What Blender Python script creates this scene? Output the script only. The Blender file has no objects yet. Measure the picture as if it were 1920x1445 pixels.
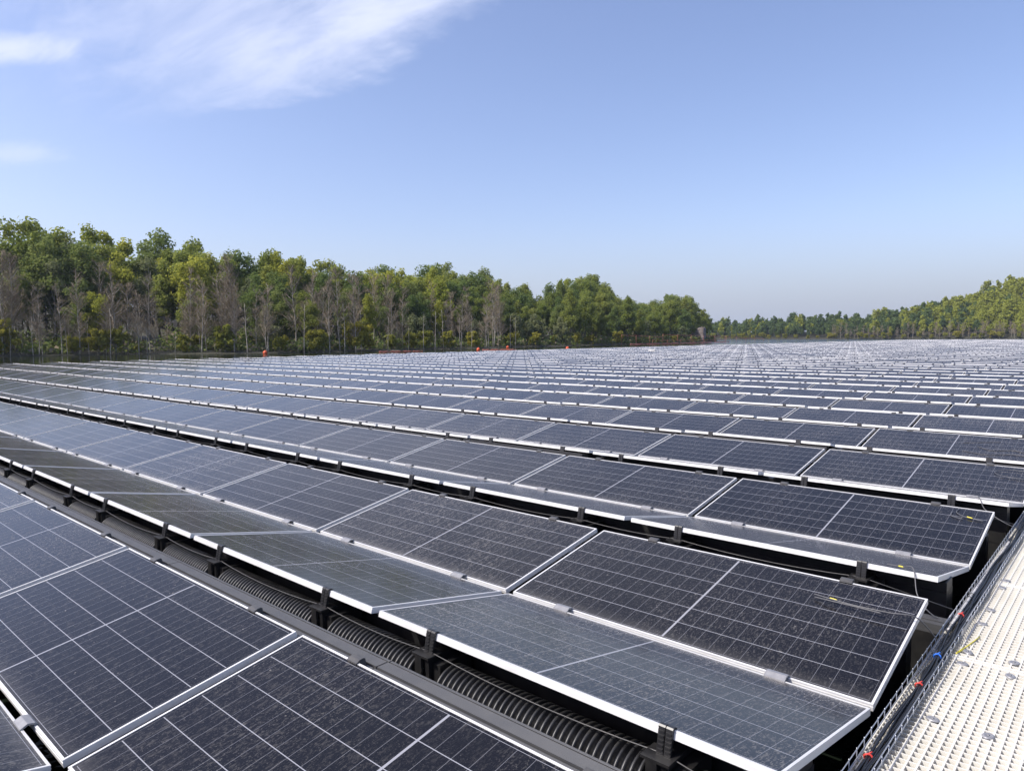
import bpy, math, random
import numpy as np
from mathutils import Vector, Matrix
R_ = math.radians
S = bpy.context.scene
COL = S.collection
random.seed(11)
rng = np.random.default_rng(5)

# ------------------------------------------------------------------ camera
CAM = np.array([0.8834, -3.5977, 1.7783])
YAW, PIT, ROL, FPX = -0.7311, -0.0677, 0.0061, 1328.41      # FPX for a 1920 px wide picture
fw = np.array([math.sin(YAW)*math.cos(PIT), math.cos(YAW)*math.cos(PIT), math.sin(PIT)])
rt0 = np.array([math.cos(YAW), -math.sin(YAW), 0.0]); dn0 = np.cross(fw, rt0)
rt = rt0*math.cos(ROL)+dn0*math.sin(ROL); dn = -rt0*math.sin(ROL)+dn0*math.cos(ROL)
cd = bpy.data.cameras.new('camera'); cam = bpy.data.objects.new('camera', cd); COL.objects.link(cam)
cd.sensor_width = 36; cd.lens = FPX/1920*36; cd.clip_start = 0.05; cd.clip_end = 6000
M4 = Matrix(((rt[0], -dn[0], -fw[0], CAM[0]), (rt[1], -dn[1], -fw[1], CAM[1]), (rt[2], -dn[2], -fw[2], CAM[2]), (0, 0, 0, 1)))
cam.matrix_world = M4
S.camera = cam
def proj(P):                                    # only used to rank panels by size
    q = np.asarray(P)-CAM
    z = q@fw
    return np.stack([960+FPX*(q@rt)/z, 722.5+FPX*(q@dn)/z, z], -1)

# ------------------------------------------------------------------ light
SUN_AZ = np.array([-0.53, -0.85]); SUN_AZ = SUN_AZ/np.linalg.norm(SUN_AZ)
SUN_EL = R_(48.5)
sun_dir = Vector((SUN_AZ[0]*math.cos(SUN_EL), SUN_AZ[1]*math.cos(SUN_EL), math.sin(SUN_EL)))
ld = bpy.data.lights.new('sun', 'SUN'); ld.energy = 4.0; ld.angle = R_(0.53); ld.color = (1, 0.955, 0.88)
lo = bpy.data.objects.new('sun', ld); COL.objects.link(lo); lo.rotation_euler = sun_dir.to_track_quat('Z', 'Y').to_euler()
lo.location = (0, 0, 60)
W_ = bpy.data.worlds.new('World'); S.world = W_; W_.use_nodes = True
nt = W_.node_tree; nt.nodes.clear()
def nd(tree, typ, **kw):
    n = tree.nodes.new(typ)
    for k, v in kw.items():
        if k.startswith('i_'):
            n.inputs[int(k[2:])].default_value = v
        else: setattr(n, k, v)
    return n
sky = nd(nt, 'ShaderNodeTexSky', sky_type='NISHITA', sun_disc=False)
sky.sun_elevation = SUN_EL; sky.sun_rotation = math.atan2(SUN_AZ[0], SUN_AZ[1])
sky.altitude = 60; sky.air_density = 0.95; sky.dust_density = 2.3; sky.ozone_density = 1.5
bg = nd(nt, 'ShaderNodeBackground'); bg.inputs[1].default_value = 0.149
wo = nd(nt, 'ShaderNodeOutputWorld'); nt.links.new(bg.outputs[0], wo.inputs[0])
wb = nd(nt, 'ShaderNodeMix', data_type='RGBA', blend_type='MULTIPLY'); wb.inputs[0].default_value = 1.0     # the camera's cool white balance
wb.inputs[7].default_value = (1.075, 1.01, 1.125, 1); nt.links.new(sky.outputs[0], wb.inputs[6])
def math_n(tree, op, a, b=None, c=None, clamp=False):
    n = tree.nodes.new('ShaderNodeMath'); n.operation = op; n.use_clamp = clamp
    for i, x in enumerate((a, b, c)):
        if x is None: continue
        if isinstance(x, (int, float)): n.inputs[i].default_value = x
        else: tree.links.new(x, n.inputs[i])
    return n.outputs[0]
# high thin cirrus: a sheet far above, addressed by the view direction projected on it
tc = nd(nt, 'ShaderNodeTexCoord'); sep = nd(nt, 'ShaderNodeSeparateXYZ'); nt.links.new(tc.outputs['Generated'], sep.inputs[0])
zc = math_n(nt, 'MAXIMUM', sep.outputs[2], 0.03)
px_ = math_n(nt, 'DIVIDE', sep.outputs[0], zc); py_ = math_n(nt, 'DIVIDE', sep.outputs[1], zc)
cmb = nd(nt, 'ShaderNodeCombineXYZ'); nt.links.new(px_, cmb.inputs[0]); nt.links.new(py_, cmb.inputs[1])
def wnoise(scale, detail, rough, sx, sy, rot, off, dist=0.0):
    m = nd(nt, 'ShaderNodeMapping'); m.inputs['Rotation'].default_value = (0, 0, rot); m.inputs['Scale'].default_value = (sx, sy, 1)
    m.inputs['Location'].default_value = (off, off*0.7, 0)
    nt.links.new(cmb.outputs[0], m.inputs[0])
    n = nd(nt, 'ShaderNodeTexNoise'); n.inputs['Scale'].default_value = scale; n.inputs['Detail'].default_value = detail; n.inputs['Roughness'].default_value = rough
    n.inputs['Distortion'].default_value = dist
    nt.links.new(m.outputs[0], n.inputs['Vector']); return n.outputs['Fac']
def pdir(u, v):
    d = rt*(u-960)/FPX+dn*(v-722.5)/FPX+fw
    return d[:2]/d[2]
def smooth(x, a, b, tree=nt):
    n = tree.nodes.new('ShaderNodeMapRange'); n.interpolation_type = 'SMOOTHSTEP'
    n.inputs[1].default_value = a; n.inputs[2].default_value = b
    tree.links.new(x, n.inputs[0]); return n.outputs[0]
CLOUD_EDGE = [(180, 262), (470, 212), (640, 178), (770, 130), (850, 72), (985, -10), (1250, -250)]   # lower right rim of the sheet
wob = wnoise(2.2, 5, 0.6, 1, 1, 0, 3.1)
wob2 = wnoise(9.0, 6, 0.65, 1, 1, 0, 7.7)
wobs = math_n(nt, 'ADD', math_n(nt, 'MULTIPLY', math_n(nt, 'SUBTRACT', wob, 0.5), 0.42), math_n(nt, 'MULTIPLY', math_n(nt, 'SUBTRACT', wob2, 0.5), 0.16))
inside = None
for (e0, e1) in zip(CLOUD_EDGE[:-1], CLOUD_EDGE[1:]):
    p0, p1 = pdir(*e0), pdir(*e1)
    t = p1-p0; n2 = np.array([-t[1], t[0]])/np.linalg.norm(t)
    pin = pdir((e0[0]+e1[0])/2-150, (e0[1]+e1[1])/2-150)
    if (pin-p0)@n2 < 0: n2 = -n2
    dd = math_n(nt, 'ADD', math_n(nt, 'MULTIPLY', px_, float(n2[0])), math_n(nt, 'ADD', math_n(nt, 'MULTIPLY', py_, float(n2[1])), float(-(p0@n2))))
    inside = dd if inside is None else math_n(nt, 'MINIMUM', inside, dd)
inside = math_n(nt, 'ADD', inside, wobs)
sheet = smooth(inside, -0.02, 0.22)
cdirv = pdir(560, 130)-pdir(120, 190); crot = -math.atan2(cdirv[1], cdirv[0])
streak = wnoise(1.5, 7, 0.6, 0.55, 1.7, crot, 2.0, 0.6)
fine = wnoise(5.0, 8, 0.62, 0.5, 1.6, crot, 5.0, 0.4)
body = smooth(math_n(nt, 'ADD', math_n(nt, 'MULTIPLY', streak, 0.7), math_n(nt, 'MULTIPLY', fine, 0.3)), 0.36, 0.64)
# the sheet thins out to the left and leaves two loose wisps there
def blob(u, v, ru, rv):
    c = pdir(u, v); ax = pdir(u+ru, v)-c; ay = pdir(u, v+rv)-c
    inv = np.linalg.inv(np.array([ax, ay]).T)
    dx = math_n(nt, 'SUBTRACT', px_, float(c[0])); dy = math_n(nt, 'SUBTRACT', py_, float(c[1]))
    a = math_n(nt, 'ADD', math_n(nt, 'MULTIPLY', dx, float(inv[0, 0])), math_n(nt, 'MULTIPLY', dy, float(inv[0, 1])))
    b = math_n(nt, 'ADD', math_n(nt, 'MULTIPLY', dx, float(inv[1, 0])), math_n(nt, 'MULTIPLY', dy, float(inv[1, 1])))
    r = math_n(nt, 'SQRT', math_n(nt, 'ADD', math_n(nt, 'MULTIPLY', a, a), math_n(nt, 'MULTIPLY', b, b)))
    r = math_n(nt, 'ADD', r, math_n(nt, 'MULTIPLY', math_n(nt, 'SUBTRACT', fine, 0.5), 1.4))
    return math_n(nt, 'SUBTRACT', 1.0, smooth(r, 0.0, 1.15))
big = blob(690, 50, 720, 300)
cl = math_n(nt, 'MULTIPLY', math_n(nt, 'MULTIPLY', sheet, big), math_n(nt, 'ADD', math_n(nt, 'MULTIPLY', body, 0.74), 0.26))
w1 = math_n(nt, 'MULTIPLY', blob(10, 92, 190, 36), 0.9)
w2 = math_n(nt, 'MULTIPLY', blob(30, 290, 120, 26), 0.4)
cl = math_n(nt, 'MAXIMUM', cl, math_n(nt, 'MAXIMUM', w1, w2))
cl = math_n(nt, 'MULTIPLY', cl, 0.92, clamp=True)
mx = nd(nt, 'ShaderNodeMix', data_type='RGBA')
nt.links.new(cl, mx.inputs[0]); # summer haze low in the sky: paler and bluer than the clear-air model, brighter on the sun's side
hz_az = math_n(nt, 'ADD', math_n(nt, 'MULTIPLY', sep.outputs[0], float(SUN_AZ[0])), math_n(nt, 'MULTIPLY', sep.outputs[1], float(SUN_AZ[1])))
hzc = nd(nt, 'ShaderNodeMix', data_type='RGBA'); nt.links.new(smooth(hz_az, -0.85, 0.5), hzc.inputs[0])
hzc.inputs[6].default_value = (2.45, 2.74, 3.55, 1); hzc.inputs[7].default_value = (3.3, 3.85, 5.1, 1)
hzm = nd(nt, 'ShaderNodeMix', data_type='RGBA'); nt.links.new(math_n(nt, 'MULTIPLY', math_n(nt, 'SUBTRACT', 1.0, smooth(sep.outputs[2], -0.02, 0.17)), 0.9), hzm.inputs[0])
nt.links.new(wb.outputs[2], hzm.inputs[6]); nt.links.new(hzc.outputs[2], hzm.inputs[7])
nt.links.new(hzm.outputs[2], mx.inputs[6]); mx.inputs[7].default_value = (4.5, 4.8, 6.0, 1)
nt.links.new(mx.outputs[2], bg.inputs[0])
S.view_settings.view_transform = 'Standard'; S.view_settings.look = 'None'
S.view_settings.exposure = 0.4; S.view_settings.gamma = 1
S.cycles.max_bounces = 8; S.cycles.transparent_max_bounces = 8

# ------------------------------------------------------------------ helpers
ONES = ['', 'first', 'second', 'third', 'fourth', 'fifth', 'sixth', 'seventh', 'eighth', 'ninth', 'tenth', 'eleventh', 'twelfth', 'thirteenth',
        'fourteenth', 'fifteenth', 'sixteenth', 'seventeenth', 'eighteenth', 'nineteenth']
TENS = {2: ('twenty', 'twentieth'), 3: ('thirty', 'thirtieth'), 4: ('forty', 'fortieth'), 5: ('fifty', 'fiftieth'), 6: ('sixty', 'sixtieth'), 7: ('seventy', 'seventieth'), 8: ('eighty', 'eightieth'), 9: ('ninety', 'ninetieth')}
def ordw(n):
    if n < 20: return ONES[n]
    if n >= 100: return 'hundred and '+ordw(n-100) if n > 100 else 'hundredth'
    t, o = divmod(n, 10)
    return TENS[t][1] if o == 0 else TENS[t][0]+'-'+ONES[o]
class MB:
    def __init__(s): s.v = []; s.f = []; s.m = []; s.uv = []
    def add(s, vs, fs, mi=0, uvs=None):
        b = len(s.v); s.v += [tuple(x) for x in vs]
        for k, f in enumerate(fs):
            s.f.append(tuple(i+b for i in f)); s.m.append(mi); s.uv.append(uvs[k] if uvs else None)
    def box(s, x0, x1, y0, y1, z0, z1, mi=0):
        s.add([(x0, y0, z0), (x1, y0, z0), (x1, y1, z0), (x0, y1, z0), (x0, y0, z1), (x1, y0, z1), (x1, y1, z1), (x0, y1, z1)],
              [(0, 3, 2, 1), (4, 5, 6, 7), (0, 1, 5, 4), (1, 2, 6, 5), (2, 3, 7, 6), (3, 0, 4, 7)], mi)
    def prism(s, pts, x0, x1, mi=0):           # closed outline in the yz plane swept along x
        n = len(pts)
        vs = [(x0, y, z) for y, z in pts]+[(x1, y, z) for y, z in pts]
        fs = [(i, (i+1) % n, n+(i+1) % n, n+i) for i in range(n)]+[tuple(range(n-1, -1, -1)), tuple(range(n, 2*n))]
        s.add(vs, fs, mi)
    def tube(s, pts, r, seg=6, mi=0, caps=True):
        pts = [Vector(p) for p in pts]; n = len(pts)
        rr = r if isinstance(r, (list, tuple)) else [r]*n
        vs = []; up = None
        for i, p in enumerate(pts):
            t = (pts[min(i+1, n-1)]-pts[max(i-1, 0)]).normalized()
            if up is None:
                up = t.orthogonal().normalized()
            up = (up-t*up.dot(t)); up = up.normalized() if up.length > 1e-6 else t.orthogonal().normalized()
            w = t.cross(up)
            for k in range(seg):
                a = 2*math.pi*k/seg
                vs.append(p+(up*math.cos(a)+w*math.sin(a))*rr[i])
        fs = [(i*seg+k, i*seg+(k+1) % seg, (i+1)*seg+(k+1) % seg, (i+1)*seg+k) for i in range(n-1) for k in range(seg)]
        if caps and seg > 2: fs += [tuple(range(seg-1, -1, -1)), tuple((n-1)*seg+k for k in range(seg))]
        s.add(vs, fs, mi)
    def mesh(s, name, mats, smooth=False):
        me = bpy.data.meshes.new(name); me.from_pydata(s.v, [], s.f)
        for m in (mats if isinstance(mats, (list, tuple)) else [mats]): me.materials.append(m)
        me.polygons.foreach_set('material_index', s.m)
        if any(u is not None for u in s.uv):
            l = me.uv_layers.new(name='UVMap'); d = []
            for f, u in zip(s.f, s.uv):
                for k in range(len(f)): d += (u[k] if u else (0.0, 0.0))
            l.data.foreach_set('uv', d)
        if smooth: me.polygons.foreach_set('use_smooth', [True]*len(s.f))
        me.update(); return me
    def build(s, name, mats, parent=None, smooth=False):
        return link(name, s.mesh(name, mats, smooth), parent)
def link(name, data, parent=None, loc=None, rot=None, scale=None):
    o = bpy.data.objects.new(name, data); COL.objects.link(o)
    if parent is not None: o.parent = parent
    if loc is not None: o.location = loc
    if rot is not None: o.rotation_euler = rot
    if scale is not None: o.scale = scale
    return o
def tag(o, label=None, cat=None, group=None, kind=None):
    for k, v in (('label', label), ('category', cat), ('group', group), ('kind', kind)):
        if v: o[k] = v
    return o
def mat(name, col, rough=0.5, metal=0.0, spec=None, bump=None, var=None, coat=None):
    m = bpy.data.materials.new(name); m.use_nodes = True; t = m.node_tree; p = t.nodes['Principled BSDF']
    p.inputs['Base Color'].default_value = (*col, 1); p.inputs['Roughness'].default_value = rough; p.inputs['Metallic'].default_value = metal
    if spec is not None: p.inputs['Specular IOR Level'].default_value = spec
    if var or bump:
        c = t.nodes.new('ShaderNodeTexCoord')
    if var:                                     # (scale, amount, second colour)
        n = t.nodes.new('ShaderNodeTexNoise'); n.inputs['Scale'].default_value = var[0]; n.inputs['Detail'].default_value = 6
        t.links.new(c.outputs['Object'], n.inputs['Vector'])
        r = t.nodes.new('ShaderNodeMapRange'); r.inputs[1].default_value = 0.35; r.inputs[2].default_value = 0.7; r.inputs[4].default_value = var[1]
        t.links.new(n.outputs['Fac'], r.inputs[0])
        x = t.nodes.new('ShaderNodeMix'); x.data_type = 'RGBA'; x.inputs[6].default_value = (*col, 1); x.inputs[7].default_value = (*var[2], 1)
        t.links.new(r.outputs[0], x.inputs[0]); t.links.new(x.outputs[2], p.inputs['Base Color'])
    if bump:                                    # (scale, strength)
        n = t.nodes.new('ShaderNodeTexNoise'); n.inputs['Scale'].default_value = bump[0]; n.inputs['Detail'].default_value = 5
        t.links.new(c.outputs['Object'], n.inputs['Vector'])
        b = t.nodes.new('ShaderNodeBump'); b.inputs['Strength'].default_value = bump[1]; b.inputs['Distance'].default_value = 0.02
        t.links.new(n.outputs['Fac'], b.inputs['Height']); t.links.new(b.outputs[0], p.inputs['Normal'])
    return m

ALU = mat('aluminium', (0.70, 0.70, 0.69), 0.42, 0.15, var=(5, 0.6, (0.55, 0.54, 0.51)))
BLACK = mat('black_plastic', (0.012, 0.012, 0.013), 0.38, var=(14, 0.6, (0.03, 0.029, 0.027)))
BLACKP = mat('black_pipe', (0.014, 0.014, 0.015), 0.40, var=(16, 0.6, (0.055, 0.054, 0.050)))
DGREY = mat('dark_grey_plastic', (0.05, 0.05, 0.052), 0.45, var=(25, 0.6, (0.10, 0.095, 0.085)))
CABLE = mat('cable_black', (0.012, 0.012, 0.013), 0.42)
GALV = mat('galvanised_wire', (0.42, 0.44, 0.47), 0.38, 0.55, var=(30, 0.5, (0.30, 0.31, 0.33)))
GRP = mat('grating_cream', (0.67, 0.65, 0.585), 0.55, var=(2.2, 0.8, (0.56, 0.535, 0.46)))
GREYCAP = mat('grey_clip', (0.22, 0.22, 0.23), 0.42, 0.2, var=(40, 0.6, (0.33, 0.33, 0.33)))
RED = mat('red_tape', (0.55, 0.05, 0.04), 0.5)
BLUE = mat('blue_tape', (0.03, 0.16, 0.65), 0.5)
YELLOW = mat('yellow_plastic', (0.60, 0.52, 0.06), 0.5)
LEADM = mat('sunlit_cable', (0.10, 0.10, 0.105), 0.45)  # black leads in the sun: the sunlit grey is put into the base colour
ORANGE = mat('orange_buoy', (0.66, 0.10, 0.03), 0.5)
REDROPE = mat('faded_red_boom', (0.36, 0.12, 0.085), 0.7)
WHITE = mat('white_plastic', (0.62, 0.61, 0.58), 0.6, var=(38, 0.95, (0.16, 0.16, 0.165)))

# ------------------------------------------------------------------ solar panel material
LP, WP, TH = 2.33, 1.134, 0.035             # panel length, width, frame depth
def panel_material():
    m = bpy.data.materials.new('solar_cells'); m.use_nodes = True; t = m.node_tree; p = t.nodes['Principled BSDF']
    uv = t.nodes.new('ShaderNodeUVMap'); uv.uv_map = 'UVMap'
    sp = t.nodes.new('ShaderNodeSeparateXYZ'); t.links.new(uv.outputs[0], sp.inputs[0])
    u, v = sp.outputs[0], sp.outputs[1]
    mg, cg = 0.026, 0.012
    cu = (LP/2-mg-cg/2)/12; cv = (WP-2*mg)/6
    M = lambda op, a, b=None, clamp=False: math_n(t, op, a, b, clamp=clamp)
    du = M('ABSOLUTE', M('SUBTRACT', u, LP/2))                     # distance from middle
    dl = M('SUBTRACT', du, cg/2)
    line_c = M('LESS_THAN', du, cg/2)
    fu = M('ABSOLUTE', M('SUBTRACT', M('FRACT', M('ADD', M('DIVIDE', dl, cu), 0.5)), 0.5))   # 0 at line
    line_u = M('LESS_THAN', M('MULTIPLY', fu, cu), 0.0011)
    fv = M('ABSOLUTE', M('SUBTRACT', M('FRACT', M('ADD', M('DIVIDE', M('SUBTRACT', v, mg), cv), 0.5)), 0.5))
    line_v = M('LESS_THAN', M('MULTIPLY', fv, cv), 0.0021)
    bus = M('LESS_THAN', M('ABSOLUTE', M('SUBTRACT', M('FRACT', M('DIVIDE', M('SUBTRACT', v, mg), cv/10)), 0.5)), 0.03)
    edge = M('MAXIMUM', M('GREATER_THAN', du, LP/2-mg), M('MAXIMUM', M('LESS_THAN', v, mg), M('GREATER_THAN', v, WP-mg)))
    line_uv = M('MAXIMUM', line_v, M('MAXIMUM', line_c, M('MULTIPLY', line_u, 0.5)))
    line = M('MULTIPLY', line_uv, M('SUBTRACT', 1.0, edge))
    # dust: fine streaks that ran down the slope, speckles and a dirt band along the low edge
    oi = t.nodes.new('ShaderNodeObjectInfo')
    cmb = t.nodes.new('ShaderNodeCombineXYZ'); t.links.new(u, cmb.inputs[0]); t.links.new(v, cmb.inputs[1]); t.links.new(M('MULTIPLY', oi.outputs['Random'], 60.0), cmb.inputs[2])
    def noise(sx, sy, sc, det, rough):
        mp = t.nodes.new('ShaderNodeMapping'); mp.inputs['Scale'].default_value = (sx, sy, 1); t.links.new(cmb.outputs[0], mp.inputs[0])
        n = t.nodes.new('ShaderNodeTexNoise'); n.inputs['Scale'].default_value = sc; n.inputs['Detail'].default_value = det; n.inputs['Roughness'].default_value = rough
        t.links.new(mp.outputs[0], n.inputs['Vector']); return n.outputs['Fac']
    st = noise(1.0, 0.30, 80, 4, 0.68)
    st2 = noise(1.0, 0.8, 115, 3, 0.62)
    big = noise(1, 0.6, 2.2, 3, 0.5)
    sm = lambda x, a, b: smooth(x, a, b, t)
    d1 = M('MULTIPLY', sm(st, 0.50, 0.69), 1.0)
    d2 = M('MULTIPLY', sm(st2, 0.56, 0.68), 1.1)
    dust = M('MULTIPLY', M('MAXIMUM', d1, d2), M('ADD', 0.40, M('MULTIPLY', sm(big, 0.3, 0.7), 0.6)))
    spk = M('MAXIMUM', M('GREATER_THAN', noise(1, 1, 46, 2, 0.4), 0.768), M('MULTIPLY', M('GREATER_THAN', noise(1, 1, 17, 5, 0.7), 0.772), 1.3))   # specks and bird droppings
    low = M('POWER', M('SUBTRACT', 1.0, M('MINIMUM', M('DIVIDE', v, 0.13), 1.0)), 1.6)
    low = M('MULTIPLY', low, M('ADD', 0.45, M('MULTIPLY', noise(3, 1, 9, 4, 0.6), 0.7)))
    dustt = M('MULTIPLY', dust, 0.138)
    dustt = M('ADD', dustt, M('MULTIPLY', low, 0.11))
    dustt = M('ADD', M('MAXIMUM', dustt, M('MULTIPLY', spk, 0.35)), 0.006, clamp=True)
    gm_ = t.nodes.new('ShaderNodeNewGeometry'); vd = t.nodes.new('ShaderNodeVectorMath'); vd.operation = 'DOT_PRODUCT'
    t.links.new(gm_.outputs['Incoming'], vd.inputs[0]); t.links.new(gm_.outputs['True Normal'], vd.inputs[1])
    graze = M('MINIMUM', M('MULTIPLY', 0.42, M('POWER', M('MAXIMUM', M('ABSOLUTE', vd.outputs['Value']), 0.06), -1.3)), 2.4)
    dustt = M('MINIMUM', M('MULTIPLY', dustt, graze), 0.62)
    tone = M('ADD', 0.6, M('MULTIPLY', M('FRACT', M('ADD', oi.outputs['Random'], gm_.outputs['Random Per Island'])), 0.8))
    cell = t.nodes.new('ShaderNodeMix'); cell.data_type = 'RGBA'; cell.inputs[6].default_value = (0.0045, 0.005, 0.008, 1); cell.inputs[7].default_value = (0.010, 0.0105, 0.014, 1)
    t.links.new(M('MULTIPLY', bus, M('SUBTRACT', 1.0, edge)), cell.inputs[0])
    c2 = t.nodes.new('ShaderNodeMix'); c2.data_type = 'RGBA'; c2.inputs[7].default_value = (0.27, 0.275, 0.30, 1)
    t.links.new(line, c2.inputs[0]); t.links.new(cell.outputs[2], c2.inputs[6])
    c3 = t.nodes.new('ShaderNodeMix'); c3.data_type = 'RGBA'; c3.inputs[7].default_value = (0.42, 0.395, 0.36, 1)
    t.links.new(M('MULTIPLY', dustt, tone), c3.inputs[0]); t.links.new(c2.outputs[2], c3.inputs[6])
    t.links.new(c3.outputs[2], p.inputs['Base Color'])
    rr = t.nodes.new('ShaderNodeMapRange'); rr.inputs[3].default_value = 0.12; rr.inputs[4].default_value = 0.70
    t.links.new(dustt, rr.inputs[0]); t.links.new(rr.outputs[0], p.inputs['Roughness'])
    p.inputs['IOR'].default_value = 1.5; p.inputs['Specular IOR Level'].default_value = 0.20
    p.inputs['Sheen Weight'].default_value = 0.05; p.inputs['Sheen Roughness'].default_value = 0.4; p.inputs['Sheen Tint'].default_value = (1.0, 0.92, 0.82, 1)   # settled dust
    return m
CELLS = panel_material()

# ------------------------------------------------------------------ array layout
TA, TB = 0.1855, 0.1823                      # tilt of the half sloping away / toward the viewer
PX = 2.3984; GV = 0.042
PITCH = WP*(math.cos(TA)+math.cos(TB))+0.516
NCOL, NROW = 24, 100
ROW_DX = {0: -0.042, 2: -0.037, 3: 0.01, 4: -0.066}
def row_dx(r):
    if r in ROW_DX: return ROW_DX[r]
    return 0.0 if r == 1 else (random.Random(r).random()-0.5)*0.1
CLX = (0.705, -0.705)                         # clamp positions along a panel, from its middle
def frame_mb():
    b = MB(); h = LP/2; w = 0.0115
    for s in (-1, 1):                         # short sides
        x0, x1 = sorted((s*h, s*(h-w)))
        b.box(x0, x1, 0, WP, -TH, 0)
    for (y0, y1) in ((0, w), (WP-w, WP)):
        b.box(-h+w, h-w, y0, y1, -TH, 0)
    # raised rib along the outer faces of the two long sides
    b.box(-h, h, WP, WP+0.0025, -TH, -0.013); b.box(-h, h, -0.0025, 0, -TH, -0.013)
    return b
def glass_mb():
    b = MB(); h = LP/2-0.0115; y0, y1 = 0.0115, WP-0.0115; z = -0.0025
    q = [(-h, y0, z), (h, y0, z), (h, y1, z), (-h, y1, z)]
    b.add(q, [(0, 1, 2, 3)], 0, [[(x+LP/2, y) for x, y, _ in q]])
    b.add([(x, y, -0.008) for x, y, _ in q], [(3, 2, 1, 0)], 1)
    return b
def edge_clamp_mb():                          # tall ribbed strap hooked over the high edge
    b = MB()
    for s in (-1, 1):
        x0, x1 = sorted((s*0.002, s*0.032))
        b.prism([(WP-0.02, 0.0012), (WP-0.02, 0.006), (WP-0.004, 0.0115), (WP+0.012, 0.0095), (WP+0.0165, 0.002), (WP+0.0165, -0.125), (WP+0.0035, -0.125), (WP+0.0035, 0.0012)], x0, x1)
        for k in range(6):
            z = -0.012-0.018*k
            b.box(x0+0.003, x1-0.003, WP+0.0165, WP+0.0205, z-0.007, z)
    return b
def top_clip_mb():
    b = MB()
    b.prism([(WP-0.018, 0.0012), (WP-0.016, 0.007), (WP+0.004, 0.013), (WP+0.03, 0.012), (WP+0.038, 0.003), (WP+0.038, -0.05), (WP+0.0035, -0.05), (WP+0.0035, 0.0012)], -0.038, 0.038)
    return b
def valley_clip_mb():                         # little arch that bridges the trough between the halves
    b = MB(); g = GV
    out = [(-g-0.018, 0.004), (-g-0.012, 0.016), (-g/2, 0.026), (0.008, 0.015), (0.016, 0.0015)]
    inn = [(0.012, 0.0012), (0.002, 0.008), (-g/2, 0.017), (-g-0.004, 0.009), (-g-0.014, 0.0012)]
    b.prism(out+inn, -0.055, 0.055)
    return b
ME = dict(frame=frame_mb().mesh('frame', ALU), glass=glass_mb().mesh('cell_sheet', [CELLS, BLACK]), edge_clamp=edge_clamp_mb().mesh('edge_clamp', BLACK),
          top_clip=top_clip_mb().mesh('top_clip', DGREY), valley_clip=valley_clip_mb().mesh('valley_clip', GREYCAP))
panels = []                                   # every panel of the array: (row, col, half, centre of low edge, tilt, corner points)
for r in range(NROW):
    y0 = (r-1)*PITCH; dx = row_dx(r)
    for c in range(NCOL):
        xc = -(c+0.5)*PX+dx
        for half in 'AB':
            s = 1 if half == 'B' else -1; a = TB if half == 'B' else TA
            jt = rng.normal(0, 0.0042); jr = rng.normal(0, 0.0016)
            if r < 3: jt *= 0.3; jr *= 0.3
            base = np.array([xc, y0+s*GV/2, 0.0]); ta = a+jt
            dy = np.array([0, s*math.cos(ta), math.sin(ta)]); dxv = np.array([math.cos(jr), 0, math.sin(jr)])
            nrm = np.cross(dxv, dy)*s
            cs = [base-dxv*LP/2, base+dxv*LP/2, base+dxv*LP/2+dy*WP, base-dxv*LP/2+dy*WP]
            panels.append([r, c, half, base, ta, jr, np.array(cs), nrm, 0.0])
for P in panels:                              # size in the photograph
    cs = P[6]
    if (CAM-cs.mean(0))@P[7] <= 0: continue
    q = proj(cs)
    if (q[:, 2] < 0.05).any():
        if (q[:, 2] > 0.05).any() and P[0] <= 1: P[8] = 1e4
        continue
    qx = np.clip(q[:, 0], 0, 1920); qy = np.clip(q[:, 1], 0, 1445)
    if qx.max()-qx.min() < 1 or qy.max()-qy.min() < 0.3: continue
    P[8] = 0.5*abs(np.dot(qx, np.roll(qy, -1))-np.dot(qy, np.roll(qx, -1)))
order = sorted(range(len(panels)), key=lambda i: -panels[i][8])
solo = set(i for i in order[:300] if panels[i][8] > 0)
def in_view_right(r, half):                   # first column of a row that shows inside the right border
    for c in range(NCOL):
        P = next(p for p in panels[(r*NCOL+c)*2:(r*NCOL+c)*2+2] if p[2] == half)
        q = proj(P[6])
        if (q[:, 2] > 0.05).all() and q[:, 0].min() < 1900 and q[:, 1].min() < 1445: return c
    return 0
first_in = {}
def panel_rot(P):
    return (P[4], P[5], 0.0) if P[2] == 'B' else (P[4], -P[5], math.pi)
for i, P in enumerate(panels):
    if i not in solo: continue
    r, c, half = P[:3]
    if (r, half) not in first_in: first_in[(r, half)] = in_view_right(r, half)
    k = c-first_in[(r, half)]+1
    rowname = ordw(r+1)+' row'
    slope = 'tilted toward viewer' if half == 'B' else 'sloping away from viewer'
    lab = 'solar panel %s, %s from right in %s' % (slope, ordw(max(k, 1)), rowname)
    o = link('solar_panel', None, None, P[3], panel_rot(P))
    o.empty_display_size = 0.2
    tag(o, lab, 'solar panel', 'solar panels of the floating array')
    link('frame', ME['frame'], o); link('cell_sheet', ME['glass'], o)
    for x in CLX:
        if half == 'A': link('edge_clamp', ME['edge_clamp'], o, (x, 0, 0))
        else:
            link('top_clip', ME['top_clip'], o, (x+0.0, 0, 0)); link('valley_clip', ME['valley_clip'], o, (x, 0, 0))
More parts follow.
